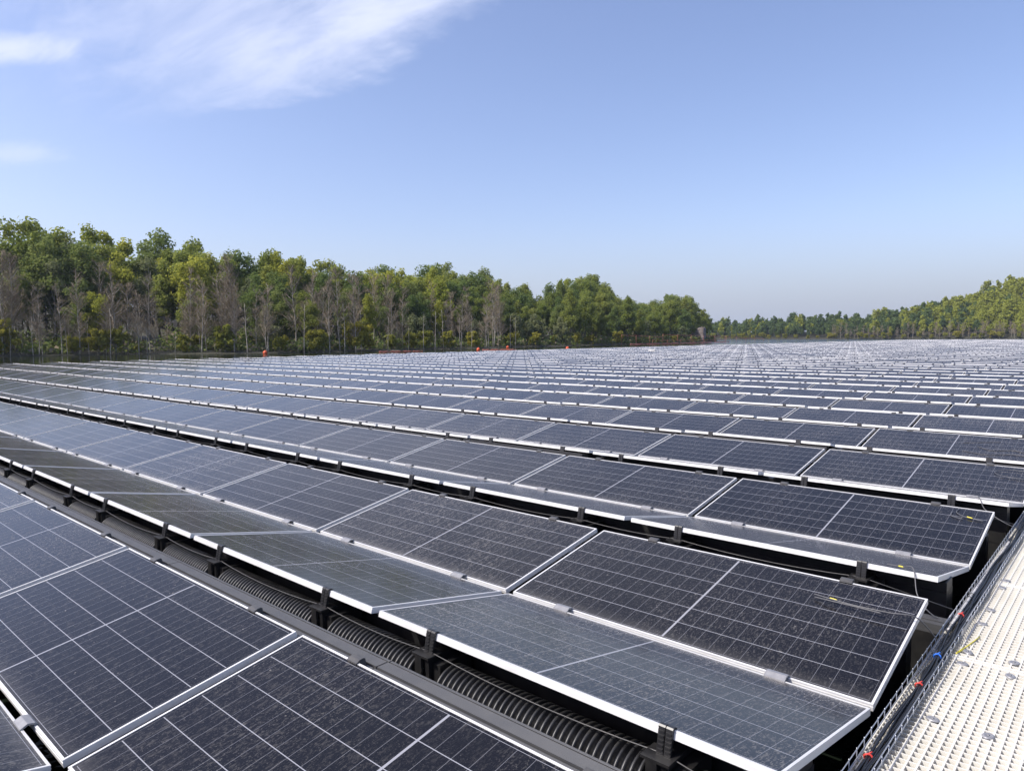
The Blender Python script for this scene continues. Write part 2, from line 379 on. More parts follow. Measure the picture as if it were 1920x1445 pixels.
# all the other panels, too far off to tell apart
def far_panels():
    V = []; F = []; MI = []; UV = []
    h = LP/2; w = 0.012; hi = h-w; y0, y1 = w, WP-w
    lv = [(-h, 0, 0), (h, 0, 0), (h, WP, 0), (-h, WP, 0), (-hi, y0, 0), (hi, y0, 0), (hi, y1, 0), (-hi, y1, 0),
          (-h, 0, -TH), (h, 0, -TH), (h, WP, -TH), (-h, WP, -TH)]
    lf = [(4, 5, 6, 7), (0, 1, 5, 4), (1, 2, 6, 5), (2, 3, 7, 6), (3, 0, 4, 7), (1, 0, 8, 9), (2, 1, 9, 10), (3, 2, 10, 11), (0, 3, 11, 8), (11, 10, 9, 8)]
    lm = [0, 1, 1, 1, 1, 1, 1, 1, 1, 2]
    def addbox(x0, x1, ya, yb, za, zb, m):
        b = len(lv)
        lv.extend([(x0, ya, za), (x1, ya, za), (x1, yb, za), (x0, yb, za), (x0, ya, zb), (x1, ya, zb), (x1, yb, zb), (x0, yb, zb)])
        for f in ((4, 5, 6, 7), (0, 1, 5, 4), (1, 2, 6, 5), (2, 3, 7, 6), (3, 0, 4, 7)):
            lf.append(tuple(i+b for i in f)); lm.append(m)
    nA = None
    addbox(-h+0.0, h, WP+0.01, WP+0.15, -0.30, -0.06, 2)          # black beam added to stand in for shade under the high edge
    base_v, base_f, base_m = list(lv), list(lf), list(lm)
    sets = {}
    for half in 'AB':
        lv, lf, lm = list(base_v), list(base_f), list(base_m)
        for x in CLX:
            if half == 'A': addbox(x-0.034, x+0.034, WP-0.015, WP+0.016, -0.11, 0.010, 2)
            else: addbox(x-0.036, x+0.036, WP-0.014, WP+0.036, -0.05, 0.012, 2)
        sets[half] = (np.array(lv), lf, lm)
    for i, P in enumerate(panels):
        if i in solo: continue
        lvv, lff, lmm = sets[P[2]]
        from mathutils import Euler
        Rm = np.array(Euler(panel_rot(P)).to_matrix())
        b = len(V)
        V.extend((lvv@Rm.T+P[3]).tolist())
        for f, m in zip(lff, lmm):
            F.append([q+b for q in f]); MI.append(m)
            UV.extend(sum([[lvv[q][0]+h, lvv[q][1]] for q in f], []))
    me = bpy.data.meshes.new('far_solar_panels'); me.from_pydata(V, [], F)
    for m in (CELLS, ALU, BLACK): me.materials.append(m)
    me.polygons.foreach_set('material_index', MI)
    l = me.uv_layers.new(name='UVMap'); l.data.foreach_set('uv', UV); me.update()
    o = link('far_solar_panels', me)
    tag(o, 'thousands of distant solar panels of the floating array running to the far shore', 'solar panels', None, 'stuff')
far_panels()

# ------------------------------------------------------------------ what carries the front rows
YF = -WP*math.cos(TA)-GV/2                    # front edge of the half sloping away, relative to its row
ZT = WP*math.sin(TA)
def plank_mat():
    m = mat('ribbed_plank', (0.055, 0.056, 0.060), 0.45, var=(7, 0.6, (0.085, 0.084, 0.082)))
    t = m.node_tree; p = t.nodes['Principled BSDF']
    c = t.nodes.new('ShaderNodeTexCoord'); s = t.nodes.new('ShaderNodeSeparateXYZ'); t.links.new(c.outputs['Object'], s.inputs[0])
    w = math_n(t, 'SINE', math_n(t, 'MULTIPLY', s.outputs[1], 2*math.pi/0.0055))
    b = t.nodes.new('ShaderNodeBump'); b.inputs['Strength'].default_value = 0.6; b.inputs['Distance'].default_value = 0.002
    t.links.new(w, b.inputs['Height']); t.links.new(b.outputs[0], p.inputs['Normal'])
    return m
PLANK = plank_mat()
def plank_mb(x0, x1):
    b = MB()
    b.box(x0, x1, 0.0, 0.047, -0.03, 0.0); b.box(x0, x1, 0.061, 0.128, -0.03, 0.003); b.box(x0, x1, 0.140, 0.154, -0.03, -0.001)
    b.box(x0, x1, 0.001, 0.152, -0.06, -0.031)
    return b
pl = plank_mb(-PX/2+0.004, PX/2-0.004).mesh('walk_plank', PLANK)
yT0 = -PITCH+GV/2+WP*math.cos(TB)             # top edge of the first row
ends = -2.06-0.0
for k in range(7):
    o = link('walk_plank', pl, None, (-4.258+PX/2+PX-k*PX-0.0, yT0+0.006, 0.176))
    tag(o, 'grey ribbed plastic walk plank along the first panel row, %s piece from the right' % ordw(k+1), 'plank', 'ribbed planks beside the pipe gap')
def pipe_mesh(length, R=0.14, pitch=0.036):
    b = MB(); seg = 40; n = int(length/pitch)
    prof = []
    for k in range(n):
        x = k*pitch
        prof += [(x, R-0.028), (x+pitch*0.20, R-0.030), (x+pitch*0.40, R-0.028), (x+pitch*0.47, R-0.006), (x+pitch*0.56, R), (x+pitch*0.80, R), (x+pitch*0.90, R-0.006)]
    prof = [(0, 0.02)]+prof+[(n*pitch, R-0.016), (n*pitch, 0.02)]
    vs = [(x, rr*math.cos(2*math.pi*j/seg), rr*math.sin(2*math.pi*j/seg)) for x, rr in prof for j in range(seg)]
    fs = [(i*seg+j, i*seg+(j+1) % seg, (i+1)*seg+(j+1) % seg, (i+1)*seg+j) for i in range(len(prof)-1) for j in range(seg)]
    b.add(vs, fs); return b.mesh('corrugated_pipe', BLACKP, True)
def bracket_mb():
    b = MB()
    b.box(-0.075, 0.055, -0.075, 0.035, 0.0, 0.012)             # top plate
    b.box(-0.05, 0.0, -0.075, -0.06, -0.2, -0.001)              # front post
    b.box(-0.04, 0.04, -0.055, 0.2, -0.42, -0.002)              # black block
    b.box(0.042, 0.10, -0.03, 0.2, -0.42, -0.03)
    b.prism([(-0.06, -0.06), (-0.075, -0.06), (-0.075, -0.075), (-0.06, -0.072)], -0.052, 0.004)
    return b
brm = bracket_mb().mesh('support_bracket', BLACK)
pipes = {}
zb = ZT-0.112
bx = []
for c in range(11):
    for s in CLX: bx.append(-(c+0.5)*PX+s)
bx.sort(reverse=True)
for k, x in enumerate(bx):
    o = link('support_bracket', brm, None, (x, YF-0.012, zb))
    tag(o, 'black plastic support bracket in the pipe gap, %s from the right' % ordw(k+1), 'bracket', 'brackets in the pipe gap')
    xl, xr = x+0.115, (bx[k-1]-0.06 if k else 0.0)
    L = round(xr-xl, 2)
    if L not in pipes: pipes[L] = pipe_mesh(L)
    o = link('corrugated_pipe', pipes[L], None, (xl, -1.125, -0.072))
    tag(o, 'black corrugated float pipe between two brackets beyond the plank, %s from the right' % ordw(k+1), 'pipe', 'corrugated float pipes in the pipe gap')
for r in (2, 3, 4):
    for k, x in enumerate(bx[:14]):
        o = link('support_bracket', brm, None, (x+row_dx(r), (r-1)*PITCH+YF-0.012, zb))
        tag(o, 'black bracket under front edge of the %s panel row, %s from right' % (ordw(r+1), ordw(k+1)), 'bracket', 'brackets under the rear rows')
for r in range(0, 9):                          # long black beams added as the deep shade under every front edge
    b = MB(); y = (r-1)*PITCH+YF
    b.box(-NCOL*PX, -0.06, y+0.22, y+0.42, -0.62, ZT-0.17)
    b.box(-NCOL*PX, -0.06, y+0.222, y+0.40, ZT-0.168, ZT-0.10)
    if r > 0: b.box(-NCOL*PX, -0.10, y-0.66, y-0.54, -0.62, ZT-0.19)
    tag(b.build('shade_beam', BLACK), 'long black beam added as shade under the front edge of the %s panel row' % ordw(r+1), 'shade beam', 'shade beams under the rows')
# thin string cables slung from clamp to clamp
for r in (1, 2, 3):
    pts = []
    n = 22 if r == 1 else 16
    y = (r-1)*PITCH+YF-0.026
    for k in range(n):
        xa, xb = bx[k], bx[k+1] if k+1 < len(bx) else bx[k]-1.4
        sag = (0.028 if (xa-xb) > 1.2 else 0.02)*(0.8+0.4*random.random())
        for j in range(7):
            q = j/7; pts.append((xa+(xb-xa)*q+row_dx(r), y-0.004*math.sin(math.pi*q), ZT-0.098-sag*4*q*(1-q)))
    pts = [(0.02, y+0.01, ZT-0.19)]+pts
    b = MB(); b.tube(pts, 0.0032, 5)
    tag(b.build('string_cable', DGREY, None, True), 'thin dark cable slung from clamp to clamp under the %s panel row' % ordw(r+1), 'cable', 'string cables')
# loose plank end between row two and the tray
o = plank_mb(-0.17, 0.0).build('walk_plank', PLANK); o.location = (0.012, 1.36, -0.02); o.rotation_euler = (0, 0, 0)
tag(o, 'short grey plank end beside the cable tray behind the second row', 'plank')

# ------------------------------------------------------------------ walkway of cream grating
ZW = -0.05; X0W = 0.016
CXg, CYg = 0.041, 0.0452
NX, NY = 24, 35
def grating_mb():
    b = MB(); wx, wy, d = 0.0078, 0.0064, 0.038
    Wd, Ln = NX*CXg, NY*CYg-0.014
    for i in range(NX+1):
        x = i*CXg; b.prism([(0, 0), (0, -d), (Ln, -d), (Ln, 0)], x-wx/2, x+wx/2)
    for j in range(NY):
        y = 0.012+j*(Ln-0.024)/(NY-1)
        if j in (0, NY-1): ya, yb = (0, 0.022) if j == 0 else (Ln-0.022, Ln)
        else: ya, yb = y-wy/2, y+wy/2
        for i in range(NX):
            b.box(i*CXg+wx/2, (i+1)*CXg-wx/2, ya, yb, -d, -0.0008)
    return b
gm = grating_mb().mesh('walkway_grating', GRP)
SEAM0 = 1.012; GL = NY*CYg
for k in range(-2, 14):
    o = link('walkway_grating', gm, None, (X0W+0.004, SEAM0+k*GL+0.007, ZW))
    lab = {-2: 'cream plastic walkway grating behind the viewer', -1: 'nearest cream plastic walkway grating at the bottom right corner', 0: 'cream plastic walkway grating beyond the first seam, beside the yellow cord',
           1: 'cream plastic walkway grating beyond the second seam'}.get(k, 'cream plastic walkway grating beyond the %s seam' % ordw(k+1))
    tag(o, lab, 'grating', 'walkway gratings')
    b = MB(); b.box(0.02, NX*CXg-0.02, 0.03, GL-0.03, -0.62, -0.12); b.box(0.0, NX*CXg, 0.0, 0.02, -0.12, -0.036); b.box(0.0, NX*CXg, GL-0.034, GL-0.014, -0.12, -0.036)
    o2 = b.build('walkway_float', BLACK); o2.location = o.location
    tag(o2, 'dark float carrying the walkway grating, seen only through the %s grating from the front' % ordw(k+3), 'float', 'walkway floats')
def disc_mb():
    b = MB(); n = 26; pr = [(0.0, 0.004), (0.014, 0.004), (0.018, 0.006), (0.026, 0.005), (0.031, 0.0), (0.031, -0.002)]
    vs = [(0, 0, 0.004)]+[(q*math.cos(2*math.pi*j/n), q*0.8*math.sin(2*math.pi*j/n), z) for q, z in pr[1:] for j in range(n)]
    fs = [(0, 1+j, 1+(j+1) % n) for j in range(n)]
    for i in range(len(pr)-2): fs += [(1+i*n+j, 1+(i+1)*n+j, 1+(i+1)*n+(j+1) % n, 1+i*n+(j+1) % n) for j in range(n)]
    b.add(vs, fs)
    b.tube([(0, 0, 0.0035), (0, 0, 0.0075)], 0.006, 6); return b
dm = disc_mb().mesh('grating_clip', GREYCAP, True)
dpos = [(0.187, 0.167), (0.409, 0.169), (0.180, 0.925), (0.402, 0.924), (0.176, 1.115), (0.395, 1.125), (0.168, 1.64), (0.40, 1.72), (0.171, 1.949), (0.165, 2.50), (0.40, 2.5), (0.163, 2.694), (0.4, 2.7)]
for k in range(2, 6): dpos += [(0.17, SEAM0+k*GL-0.1), (0.17, SEAM0+k*GL+0.1)]
for (x, y) in dpos:
    o = link('grating_clip', dm, None, (x+0.004, y, ZW+0.001), (0, 0, random.uniform(0, 3)))
    near = min(range(-1, 7), key=lambda k: abs(SEAM0+k*GL-y))
    side = 'tray side' if x < 0.3 else 'outer side'
    d = y-(SEAM0+near*GL)
    where = ('just before the %s seam' if -0.3 < d < 0 else 'just past the %s seam' if 0 < d < 0.3 else 'in the middle before the %s seam' if d < 0 else 'well past the %s seam') % ordw(near+1 if near >= 0 else 1)
    tag(o, 'grey fixing disc on cream walkway, %s, %s' % (side, where), 'fixing disc', 'fixing discs on the walkway')
    o['label'] = o['label']+('' if not any(q is not o and q.get('label') == o['label'] for q in COL.objects) else ', farther one')

# ------------------------------------------------------------------ cable tray with its cables
TX0, TX1, TZ1 = 0.026, 0.117, 0.012
def tray_mb(L):
    b = MB(); rw = 0.0026
    for x, z in ((TX0, TZ1), (TX1, TZ1), (TX0, ZW+0.022), (TX1, ZW+0.026), (TX0+0.012, ZW+0.006), (TX1-0.012, ZW+0.006), ((TX0+TX1)/2, ZW+0.006)):
        b.tube([(x, 0, z), (x, L, z)], rw, 6)
    n = int(L/0.108)
    for k in range(n):
        y = 0.04+k*0.108
        b.tube([(TX0-0.004, y, TZ1+0.001), (TX0-0.004, y, ZW+0.012), (TX0+0.01, y, ZW+0.002), (TX1-0.01, y, ZW+0.002), (TX1+0.004, y, ZW+0.012), (TX1+0.004, y, TZ1+0.001)], 0.0023, 5)
    return b
tb = [(-2.2, 1.43), (1.45, 4.43), (4.45, 7.43), (7.45, 14)]
names = ['nearest length of galvanised wire cable tray beside the walkway', 'second length of wire cable tray, holding a white conduit', 'third length of wire cable tray along the walkway', 'farthest length of wire cable tray along the walkway']
for (a, c), lab in zip(tb, names):
    o = link('cable_tray', None, None, (0, a, 0)); tag(o, lab, 'cable tray', 'wire cable trays')
    tray_mb(c-a).build('wire_basket', GALV, o, True)
    if a > -1:
        for x in (TX0-0.008, TX1+0.0068):
            b = MB(); b.box(x, x+0.0014, -0.17, 0.15, ZW+0.026, TZ1-0.006); b.box(x-0.0006, x+0.002, -0.12, -0.10, ZW+0.03, TZ1-0.012); b.box(x-0.0006, x+0.002, 0.08, 0.10, ZW+0.03, TZ1-0.012)
            b.build('splice_plate', GALV, o)
ties = [(-0.42, RED, 'red', 'nearest'), (0.42, RED, 'red', 'middle'), (0.86, BLUE, 'blue', 'single'), (1.62, RED, 'red', 'farthest')]
prng = random.Random(4)
for k in range(13):
    pts = []; ph = prng.uniform(0, 6); x = prng.uniform(TX0+0.02, TX1-0.008); lay = prng.uniform(0, 1)
    y = -2.0; tgt = x
    grp = k < 6
    r = prng.choice((0.0042, 0.0046, 0.0056))
    while y < 9:
        amp = 0.007
        if grp:                                # tied bunch: drawn together at every tie
            near = min(abs(y-t[0]) for t in ties)
            cxx = TX0+0.040+0.012*math.sin(y*1.9+0.7); w = min(1.0, near/0.30)
            w = w*w*(3-2*w)
            xx = cxx+(k-2.5)*(0.0030+0.0068*w)+amp*w*math.sin(y*4.1+ph)
            zz = ZW+0.016+(k % 3)*0.0075+0.006*math.sin(y*3+ph)*w+0.004
        else:
            xx = TX1-0.010-(k-6)*0.0062+0.006*math.sin(y*3.3+ph)+0.004*math.sin(y*9+2*ph)
            zz = ZW+0.016+(k % 3)*0.009+0.004*math.sin(y*2.3+ph)
        xx = min(max(xx, TX0+0.009), TX1-0.007)
        pts.append((xx, y, zz)); y += 0.055
    b = MB(); b.tube(pts, r, 6)
    lab = ('black cable of the tied bunch in the cable tray, %s of its bunch' % ordw(k+1)) if grp else ('black cable lying loose along the walkway side of the tray, %s inward' % ordw(k-5))
    tag(b.build('power_cable', CABLE, None, True), lab, 'cable', 'black cables in the tray')
for (y, m, colr, which) in ties:
    b = MB(); cxx = TX0+0.040+0.012*math.sin(y*1.9+0.7); cz = ZW+0.029
    b.tube([(cxx+0.0165*math.cos(a)*1.0, y+0.004*math.sin(a*2), cz+0.0165*math.sin(a)) for a in [2*math.pi*j/16 for j in range(17)]], 0.0048, 6)
    b.tube([(cxx, y, cz+0.018), (cxx+0.012, y+0.012, cz+0.026)], 0.003, 5)
    tag(b.build('cable_tie', m, None, True), '%s %s tape tie around the cable bunch in the tray' % (which, colr), 'cable tie')
# white spiral conduit in the second tray length
b = MB(); pts = []; rr = []
for k in range(140):
    y = 1.30+k*0.018; pts.append((TX0+0.020+0.004*math.sin(y*2.1), y, ZW+0.026+0.004*math.sin(y*1.3))); rr.append(0.0128 if k % 2 else 0.0105)
b.tube(pts, rr, 9)
tag(b.build('conduit', WHITE, None, True), 'white corrugated conduit lying in the far part of the cable tray', 'conduit')
for y in (1.36, 1.40, 2.02, 2.10):
    b = MB(); cxx = TX0+0.020+0.004*math.sin(y*2.1)
    b.tube([(cxx+0.016*math.cos(a), y, ZW+0.026+0.016*math.sin(a)) for a in [2*math.pi*j/16 for j in range(17)]], 0.0022, 5)
    tag(b.build('cable_tie', CABLE, None, True), 'black tie around the white conduit, %s from the front' % ordw((1.36, 1.40, 2.02, 2.10).index(y)+1), 'cable tie')
b = MB(); b.tube([(0.135, 1.04, ZW+0.004), (0.15, 1.10, ZW+0.006), (0.163, 1.19, ZW+0.004), (0.185, 1.31, ZW+0.006), (0.196, 1.40, ZW+0.004)], 0.0036, 6)
b.tube([(0.137, 1.05, ZW+0.008), (0.147, 1.10, ZW+0.010), (0.166, 1.18, ZW+0.008), (0.18, 1.27, ZW+0.004)], 0.003, 6)
tag(b.build('yellow_cord', YELLOW, None, True), 'short yellow cord lying on the cream grating beside the tray', 'cord')
# loose connector leads lying on panels
def on_B(r, x, s, lift=0.006):                # point on the half tilted toward the viewer: x, distance s up the slope
    return (x, (r-1)*PITCH+GV/2+s*math.cos(TB)-lift*math.sin(TB), s*math.sin(TB)+lift*math.cos(TB))
def on_A(r, x, s, lift=0.006):
    return (x, (r-1)*PITCH-GV/2-s*math.cos(TA)+lift*math.sin(TA), s*math.sin(TA)+lift*math.cos(TA))
def lead(label, runs, tagpos):
    o = link('connector_lead', None, None, runs[0][0]); tag(o, label, 'cable', 'loose connector leads')
    off = Vector(runs[0][0])
    b = MB()
    for pts in runs:                           # smooth each run
        P = [Vector(p) for p in pts]; Q = []
        for i in range(len(P)-1):
            p0, p1, p2, p3 = P[max(i-1, 0)], P[i], P[i+1], P[min(i+2, len(P)-1)]
            for j in range(8):
                t = j/8; Q.append(0.5*((2*p1)+(p2-p0)*t+(2*p0-5*p1+4*p2-p3)*t*t+(3*p1-p0-3*p2+p3)*t**3)-off)
        Q.append(P[-1]-off); b.tube(Q, 0.0036, 6)
    b.build('cable', LEADM, o, True)
    if tagpos:
        d = (Vector(tagpos[1])-Vector(tagpos[0])); p = Vector(tagpos[0])-off
        b = MB(); b.tube([p, p+d*0.15, p+d*0.85, p+d], [0.004, 0.0055, 0.0055, 0.004], 8); b.build('yellow_tag', YELLOW, o, True)
lead('black lead with a yellow tag stretched over the end panel of the second row',
     [[on_B(1, -0.60, 0.86, 0.02), on_B(1, -0.50, 0.83, 0.03), on_B(1, -0.35, 0.80, 0.04), on_B(1, -0.16, 0.80, 0.045), on_B(1, -0.03, 0.84, 0.03), (0.05, 0.98, 0.03)],
      [on_B(1, -0.59, 0.835, 0.015), on_B(1, -0.48, 0.81, 0.028), on_B(1, -0.34, 0.795, 0.036), on_B(1, -0.2, 0.79, 0.035)]],
     (on_B(1, -0.50, 0.835, 0.03), on_B(1, -0.455, 0.825, 0.033)))
lead('black lead with a yellow tag hanging over the front edge of the third row',
     [[on_A(2, -0.40, 1.02, 0.008), on_A(2, -0.30, 1.06, 0.012), on_A(2, -0.22, 1.125, 0.02), (-0.17, PITCH+YF-0.10, 0.10), (-0.10, PITCH+YF-0.16, 0.03), (-0.02, PITCH+YF-0.14, -0.02), (0.07, PITCH+YF-0.08, -0.02)]],
     (on_A(2, -0.325, 1.05, 0.012), on_A(2, -0.29, 1.065, 0.012)))
lead('black lead with a bright yellow tag lying on the end panel of the third row',
     [[on_B(2, -0.33, 1.09), on_B(2, -0.34, 1.0), on_B(2, -0.28, 0.93), on_B(2, -0.21, 0.90), on_B(2, -0.12, 0.88)],
      [on_B(2, -0.37, 1.0), on_B(2, -0.36, 0.90), on_B(2, -0.27, 0.86)]],
     (on_B(2, -0.245, 0.915, 0.01), on_B(2, -0.20, 0.895, 0.01)))
lead('black lead hanging over the front edge of the fourth row',
     [[on_A(3, -0.35, 1.10, 0.01), on_A(3, -0.26, 1.14, 0.012), (-0.2, 2*PITCH+YF-0.06, 0.13), (-0.05, 2*PITCH+YF-0.12, 0.05), (0.06, 2*PITCH+YF-0.1, 0.0)]], None)
lead('looped black lead lying on the end panel of the fourth row',
     [[on_B(3, -0.02, 0.72), on_B(3, -0.2, 0.72), on_B(3, -0.36, 0.78), on_B(3, -0.40, 0.9), on_B(3, -0.28, 0.98), on_B(3, -0.1, 0.97)]], None)
lead('tangled black leads lying across the end panels of the fifth row',
     [[on_B(4, -0.1, 0.5), on_B(4, -0.3, 0.42), on_B(4, -0.5, 0.55), on_B(4, -0.75, 0.46), on_B(4, -0.95, 0.6)],
      [on_B(4, -0.2, 0.3), on_B(4, -0.5, 0.35), on_B(4, -0.8, 0.25), on_B(4, -1.1, 0.35)],
      [on_B(4, -0.7, 0.9), on_B(4, -0.95, 0.8), on_B(4, -1.15, 0.72)]], None)
# small white lump far out on the panels
b = MB(); prs = random.Random(8)
for k in range(5):
    x, y = -40.0+k*0.17+prs.uniform(-.05, .05), 64.6+prs.uniform(-.1, .1); h = 0.10+0.12*prs.random()
    n = 8; vs = [(x, y, 0.2+h)]
    for rr, z in ((0.09, 0.2+h*0.8), (0.14, 0.2+h*0.4), (0.16, 0.14)):
        vs += [(x+rr*math.cos(2*math.pi*j/n)*prs.uniform(.8, 1.2), y+rr*math.sin(2*math.pi*j/n), z) for j in range(n)]
    fs = [(0, 1+j, 1+(j+1) % n) for j in range(n)]+[(1+i*n+j, 1+(i+1)*n+j, 1+(i+1)*n+(j+1) % n, 1+i*n+(j+1) % n) for i in range(2) for j in range(n)]
    b.add(vs, fs)
tag(b.build('white_lump', WHITE, None, True), 'small white lump on the distant panels near the array edge', 'bundle')

# ------------------------------------------------------------------ water and land
ZWATER = -0.56
def water_mat():
    m = bpy.data.materials.new('lake_water'); m.use_nodes = True; t = m.node_tree; p = t.nodes['Principled BSDF']
    p.inputs['Base Color'].default_value = (0.010, 0.014, 0.010, 1); p.inputs['Roughness'].default_value = 0.06; p.inputs['IOR'].default_value = 1.33
    g = t.nodes.new('ShaderNodeNewGeometry'); mp = t.nodes.new('ShaderNodeMapping'); mp.inputs['Scale'].default_value = (1.0, 1.6, 1); t.links.new(g.outputs['Position'], mp.inputs[0])
    n = t.nodes.new('ShaderNodeTexNoise'); n.inputs['Scale'].default_value = 1.3; n.inputs['Detail'].default_value = 4; t.links.new(mp.outputs[0], n.inputs['Vector'])
    n2 = t.nodes.new('ShaderNodeTexNoise'); n2.inputs['Scale'].default_value = 0.03; t.links.new(g.outputs['Position'], n2.inputs['Vector'])
    b = t.nodes.new('ShaderNodeBump'); b.inputs['Distance'].default_value = 0.16
    sy = t.nodes.new('ShaderNodeSeparateXYZ'); t.links.new(g.outputs['Position'], sy.inputs[0])      # open water far out is ruffled by wind
    t.links.new(math_n(t, 'ADD', math_n(t, 'MULTIPLY', smooth(n2.outputs['Fac'], 0.35, 0.65, t), 0.30), smooth(sy.outputs[1], 150, 290, t)), b.inputs['Strength'])
    t.links.new(n.outputs['Fac'], b.inputs['Height']); t.links.new(b.outputs[0], p.inputs['Normal'])
    return m
b = MB(); b.add([(-1500, -600, ZWATER), (1500, -600, ZWATER), (1500, 1500, ZWATER), (-1500, 1500, ZWATER)], [(0, 1, 2, 3)])
tag(b.build('lake_water', water_mat()), kind='structure')
GROUND = mat('forest_floor', (0.030, 0.026, 0.016), 0.9, var=(0.15, 0.8, (0.040, 0.042, 0.018)), bump=(1.5, 0.5))
SHORE = np.array([(-130, -60), (-127, -10), (-125, 22), (-120, 42), (-110, 52), (-104, 64), (-106, 92), (-112, 128), (-116, 165), (-118, 195), (-127, 240), (-141, 290), (-152, 300)], float)
seglen = np.r_[0, np.cumsum(np.hypot(*np.diff(SHORE, axis=0).T))]
def shore_pt(s):
    i = int(np.clip(np.searchsorted(seglen, s)-1, 0, len(SHORE)-2)); q = (s-seglen[i])/(seglen[i+1]-seglen[i])
    d = SHORE[i+1]-SHORE[i]; d = d/np.linalg.norm(d)
    return SHORE[i]+(SHORE[i+1]-SHORE[i])*q, np.array([-d[1], d[0]])           # point, inland normal
def ground_h(d): return ZWATER+0.10+min(max(d, 0), 42)*0.07+max(0, min(d, 90)-42)*0.16
b = MB(); ds = (-3, 0, 3, 8, 15, 25, 42, 90); n = 60
for k in range(n):
    p, nn = shore_pt(seglen[-1]*k/(n-1))
    for d in ds:
        wv = 1.2*math.sin(k*1.3)+0.7*math.sin(k*2.9)
        h = ground_h(d) if d >= 0 else ZWATER-0.5
        b.v.append((p[0]+nn[0]*(d+wv), p[1]+nn[1]*(d+wv), h))
for k in range(n-1):
    for j in range(len(ds)-1):
        a0 = k*len(ds)+j; b.f.append((a0, a0+len(ds), a0+len(ds)+1, a0+1)); b.m.append(0); b.uv.append(None)
tag(b.build('left_bank', GROUND, None, True), kind='structure')
def hill_h(x, y):                              # far shore and the hill at its right end
    d = y-(474+0.02*(x+150))
    if d < 0: return ZWATER-0.4
    rise = min(d, 130)
    e = max(0.0, min(1.0, (x+165)/150.0)); e = e*e*(3-2*e)
    return ZWATER+0.4+min(rise, 45)*0.075+rise*(0.015+0.31*e)
b = MB(); xs = np.linspace(-420, 160, 59); ys = np.r_[466, np.linspace(474, 640, 22)]
for x in xs:
    for y in ys: b.v.append((x, y, hill_h(x, y)))
for i in range(len(xs)-1):
    for j in range(len(ys)-1):
        a0 = i*len(ys)+j; b.f.append((a0, a0+len(ys), a0+len(ys)+1, a0+1)); b.m.append(0); b.uv.append(None)
tag(b.build('far_hill', GROUND, None, True), kind='structure')

# ------------------------------------------------------------------ trees
def leaf_mat(name, c1, c2, c3, trans=0.35):
    m = bpy.data.materials.new(name); m.use_nodes = True; t = m.node_tree; t.nodes.clear()
    o = t.nodes.new('ShaderNodeOutputMaterial')
    oi = t.nodes.new('ShaderNodeObjectInfo'); g = t.nodes.new('ShaderNodeNewGeometry')
    r = t.nodes.new('ShaderNodeValToRGB'); e = r.color_ramp.elements
    e[0].color = (*c1, 1); e[0].position = 0.1; e[1].color = (*c3, 1); e[1].position = 0.9; x = e.new(0.5); x.color = (*c2, 1)
    f = math_n(t, 'ADD', math_n(t, 'MULTIPLY', oi.outputs['Random'], 0.72), math_n(t, 'MULTIPLY', g.outputs['Random Per Island'], 0.28))
    t.links.new(f, r.inputs[0])
    d = t.nodes.new('ShaderNodeBsdfDiffuse'); tr = t.nodes.new('ShaderNodeBsdfTranslucent'); mixs = t.nodes.new('ShaderNodeMixShader')
    hs = t.nodes.new('ShaderNodeHueSaturation'); hs.inputs['Hue'].default_value = 0.488; hs.inputs['Value'].default_value = 1.25; t.links.new(r.outputs[0], hs.inputs['Color'])
    t.links.new(r.outputs[0], d.inputs[0]); t.links.new(hs.outputs[0], tr.inputs[0]); mixs.inputs[0].default_value = trans
    t.links.new(d.outputs[0], mixs.inputs[1]); t.links.new(tr.outputs[0], mixs.inputs[2]); t.links.new(mixs.outputs[0], o.inputs[0])
    return m
LEAF_G = leaf_mat('leaf_green', (0.155, 0.200, 0.05), (0.20, 0.24, 0.057), (0.25, 0.275, 0.066), 0.5)
LEAF_Y = leaf_mat('leaf_yellow_green', (0.24, 0.28, 0.05), (0.285, 0.31, 0.055), (0.34, 0.345, 0.06), 0.5)
LEAF_D = leaf_mat('leaf_dark', (0.10, 0.15, 0.046), (0.14, 0.19, 0.055), (0.185, 0.22, 0.066), 0.45)
LEAF_W = leaf_mat('leaf_willow', (0.14, 0.165, 0.080), (0.17, 0.19, 0.088), (0.20, 0.215, 0.10))
LEAF_S = leaf_mat('leaf_shrub', (0.20, 0.215, 0.04), (0.25, 0.25, 0.045), (0.31, 0.285, 0.05))
BARK = mat('bark', (0.10, 0.085, 0.065), 0.85, var=(2.5, 0.7, (0.19, 0.175, 0.15)))
BIRCH = mat('birch_bark', (0.46, 0.42, 0.35), 0.8, var=(1.6, 0.9, (0.17, 0.14, 0.11)))
TWIG = mat('twigs', (0.20, 0.155, 0.095), 0.9, var=(1.2, 0.8, (0.28, 0.23, 0.15)))
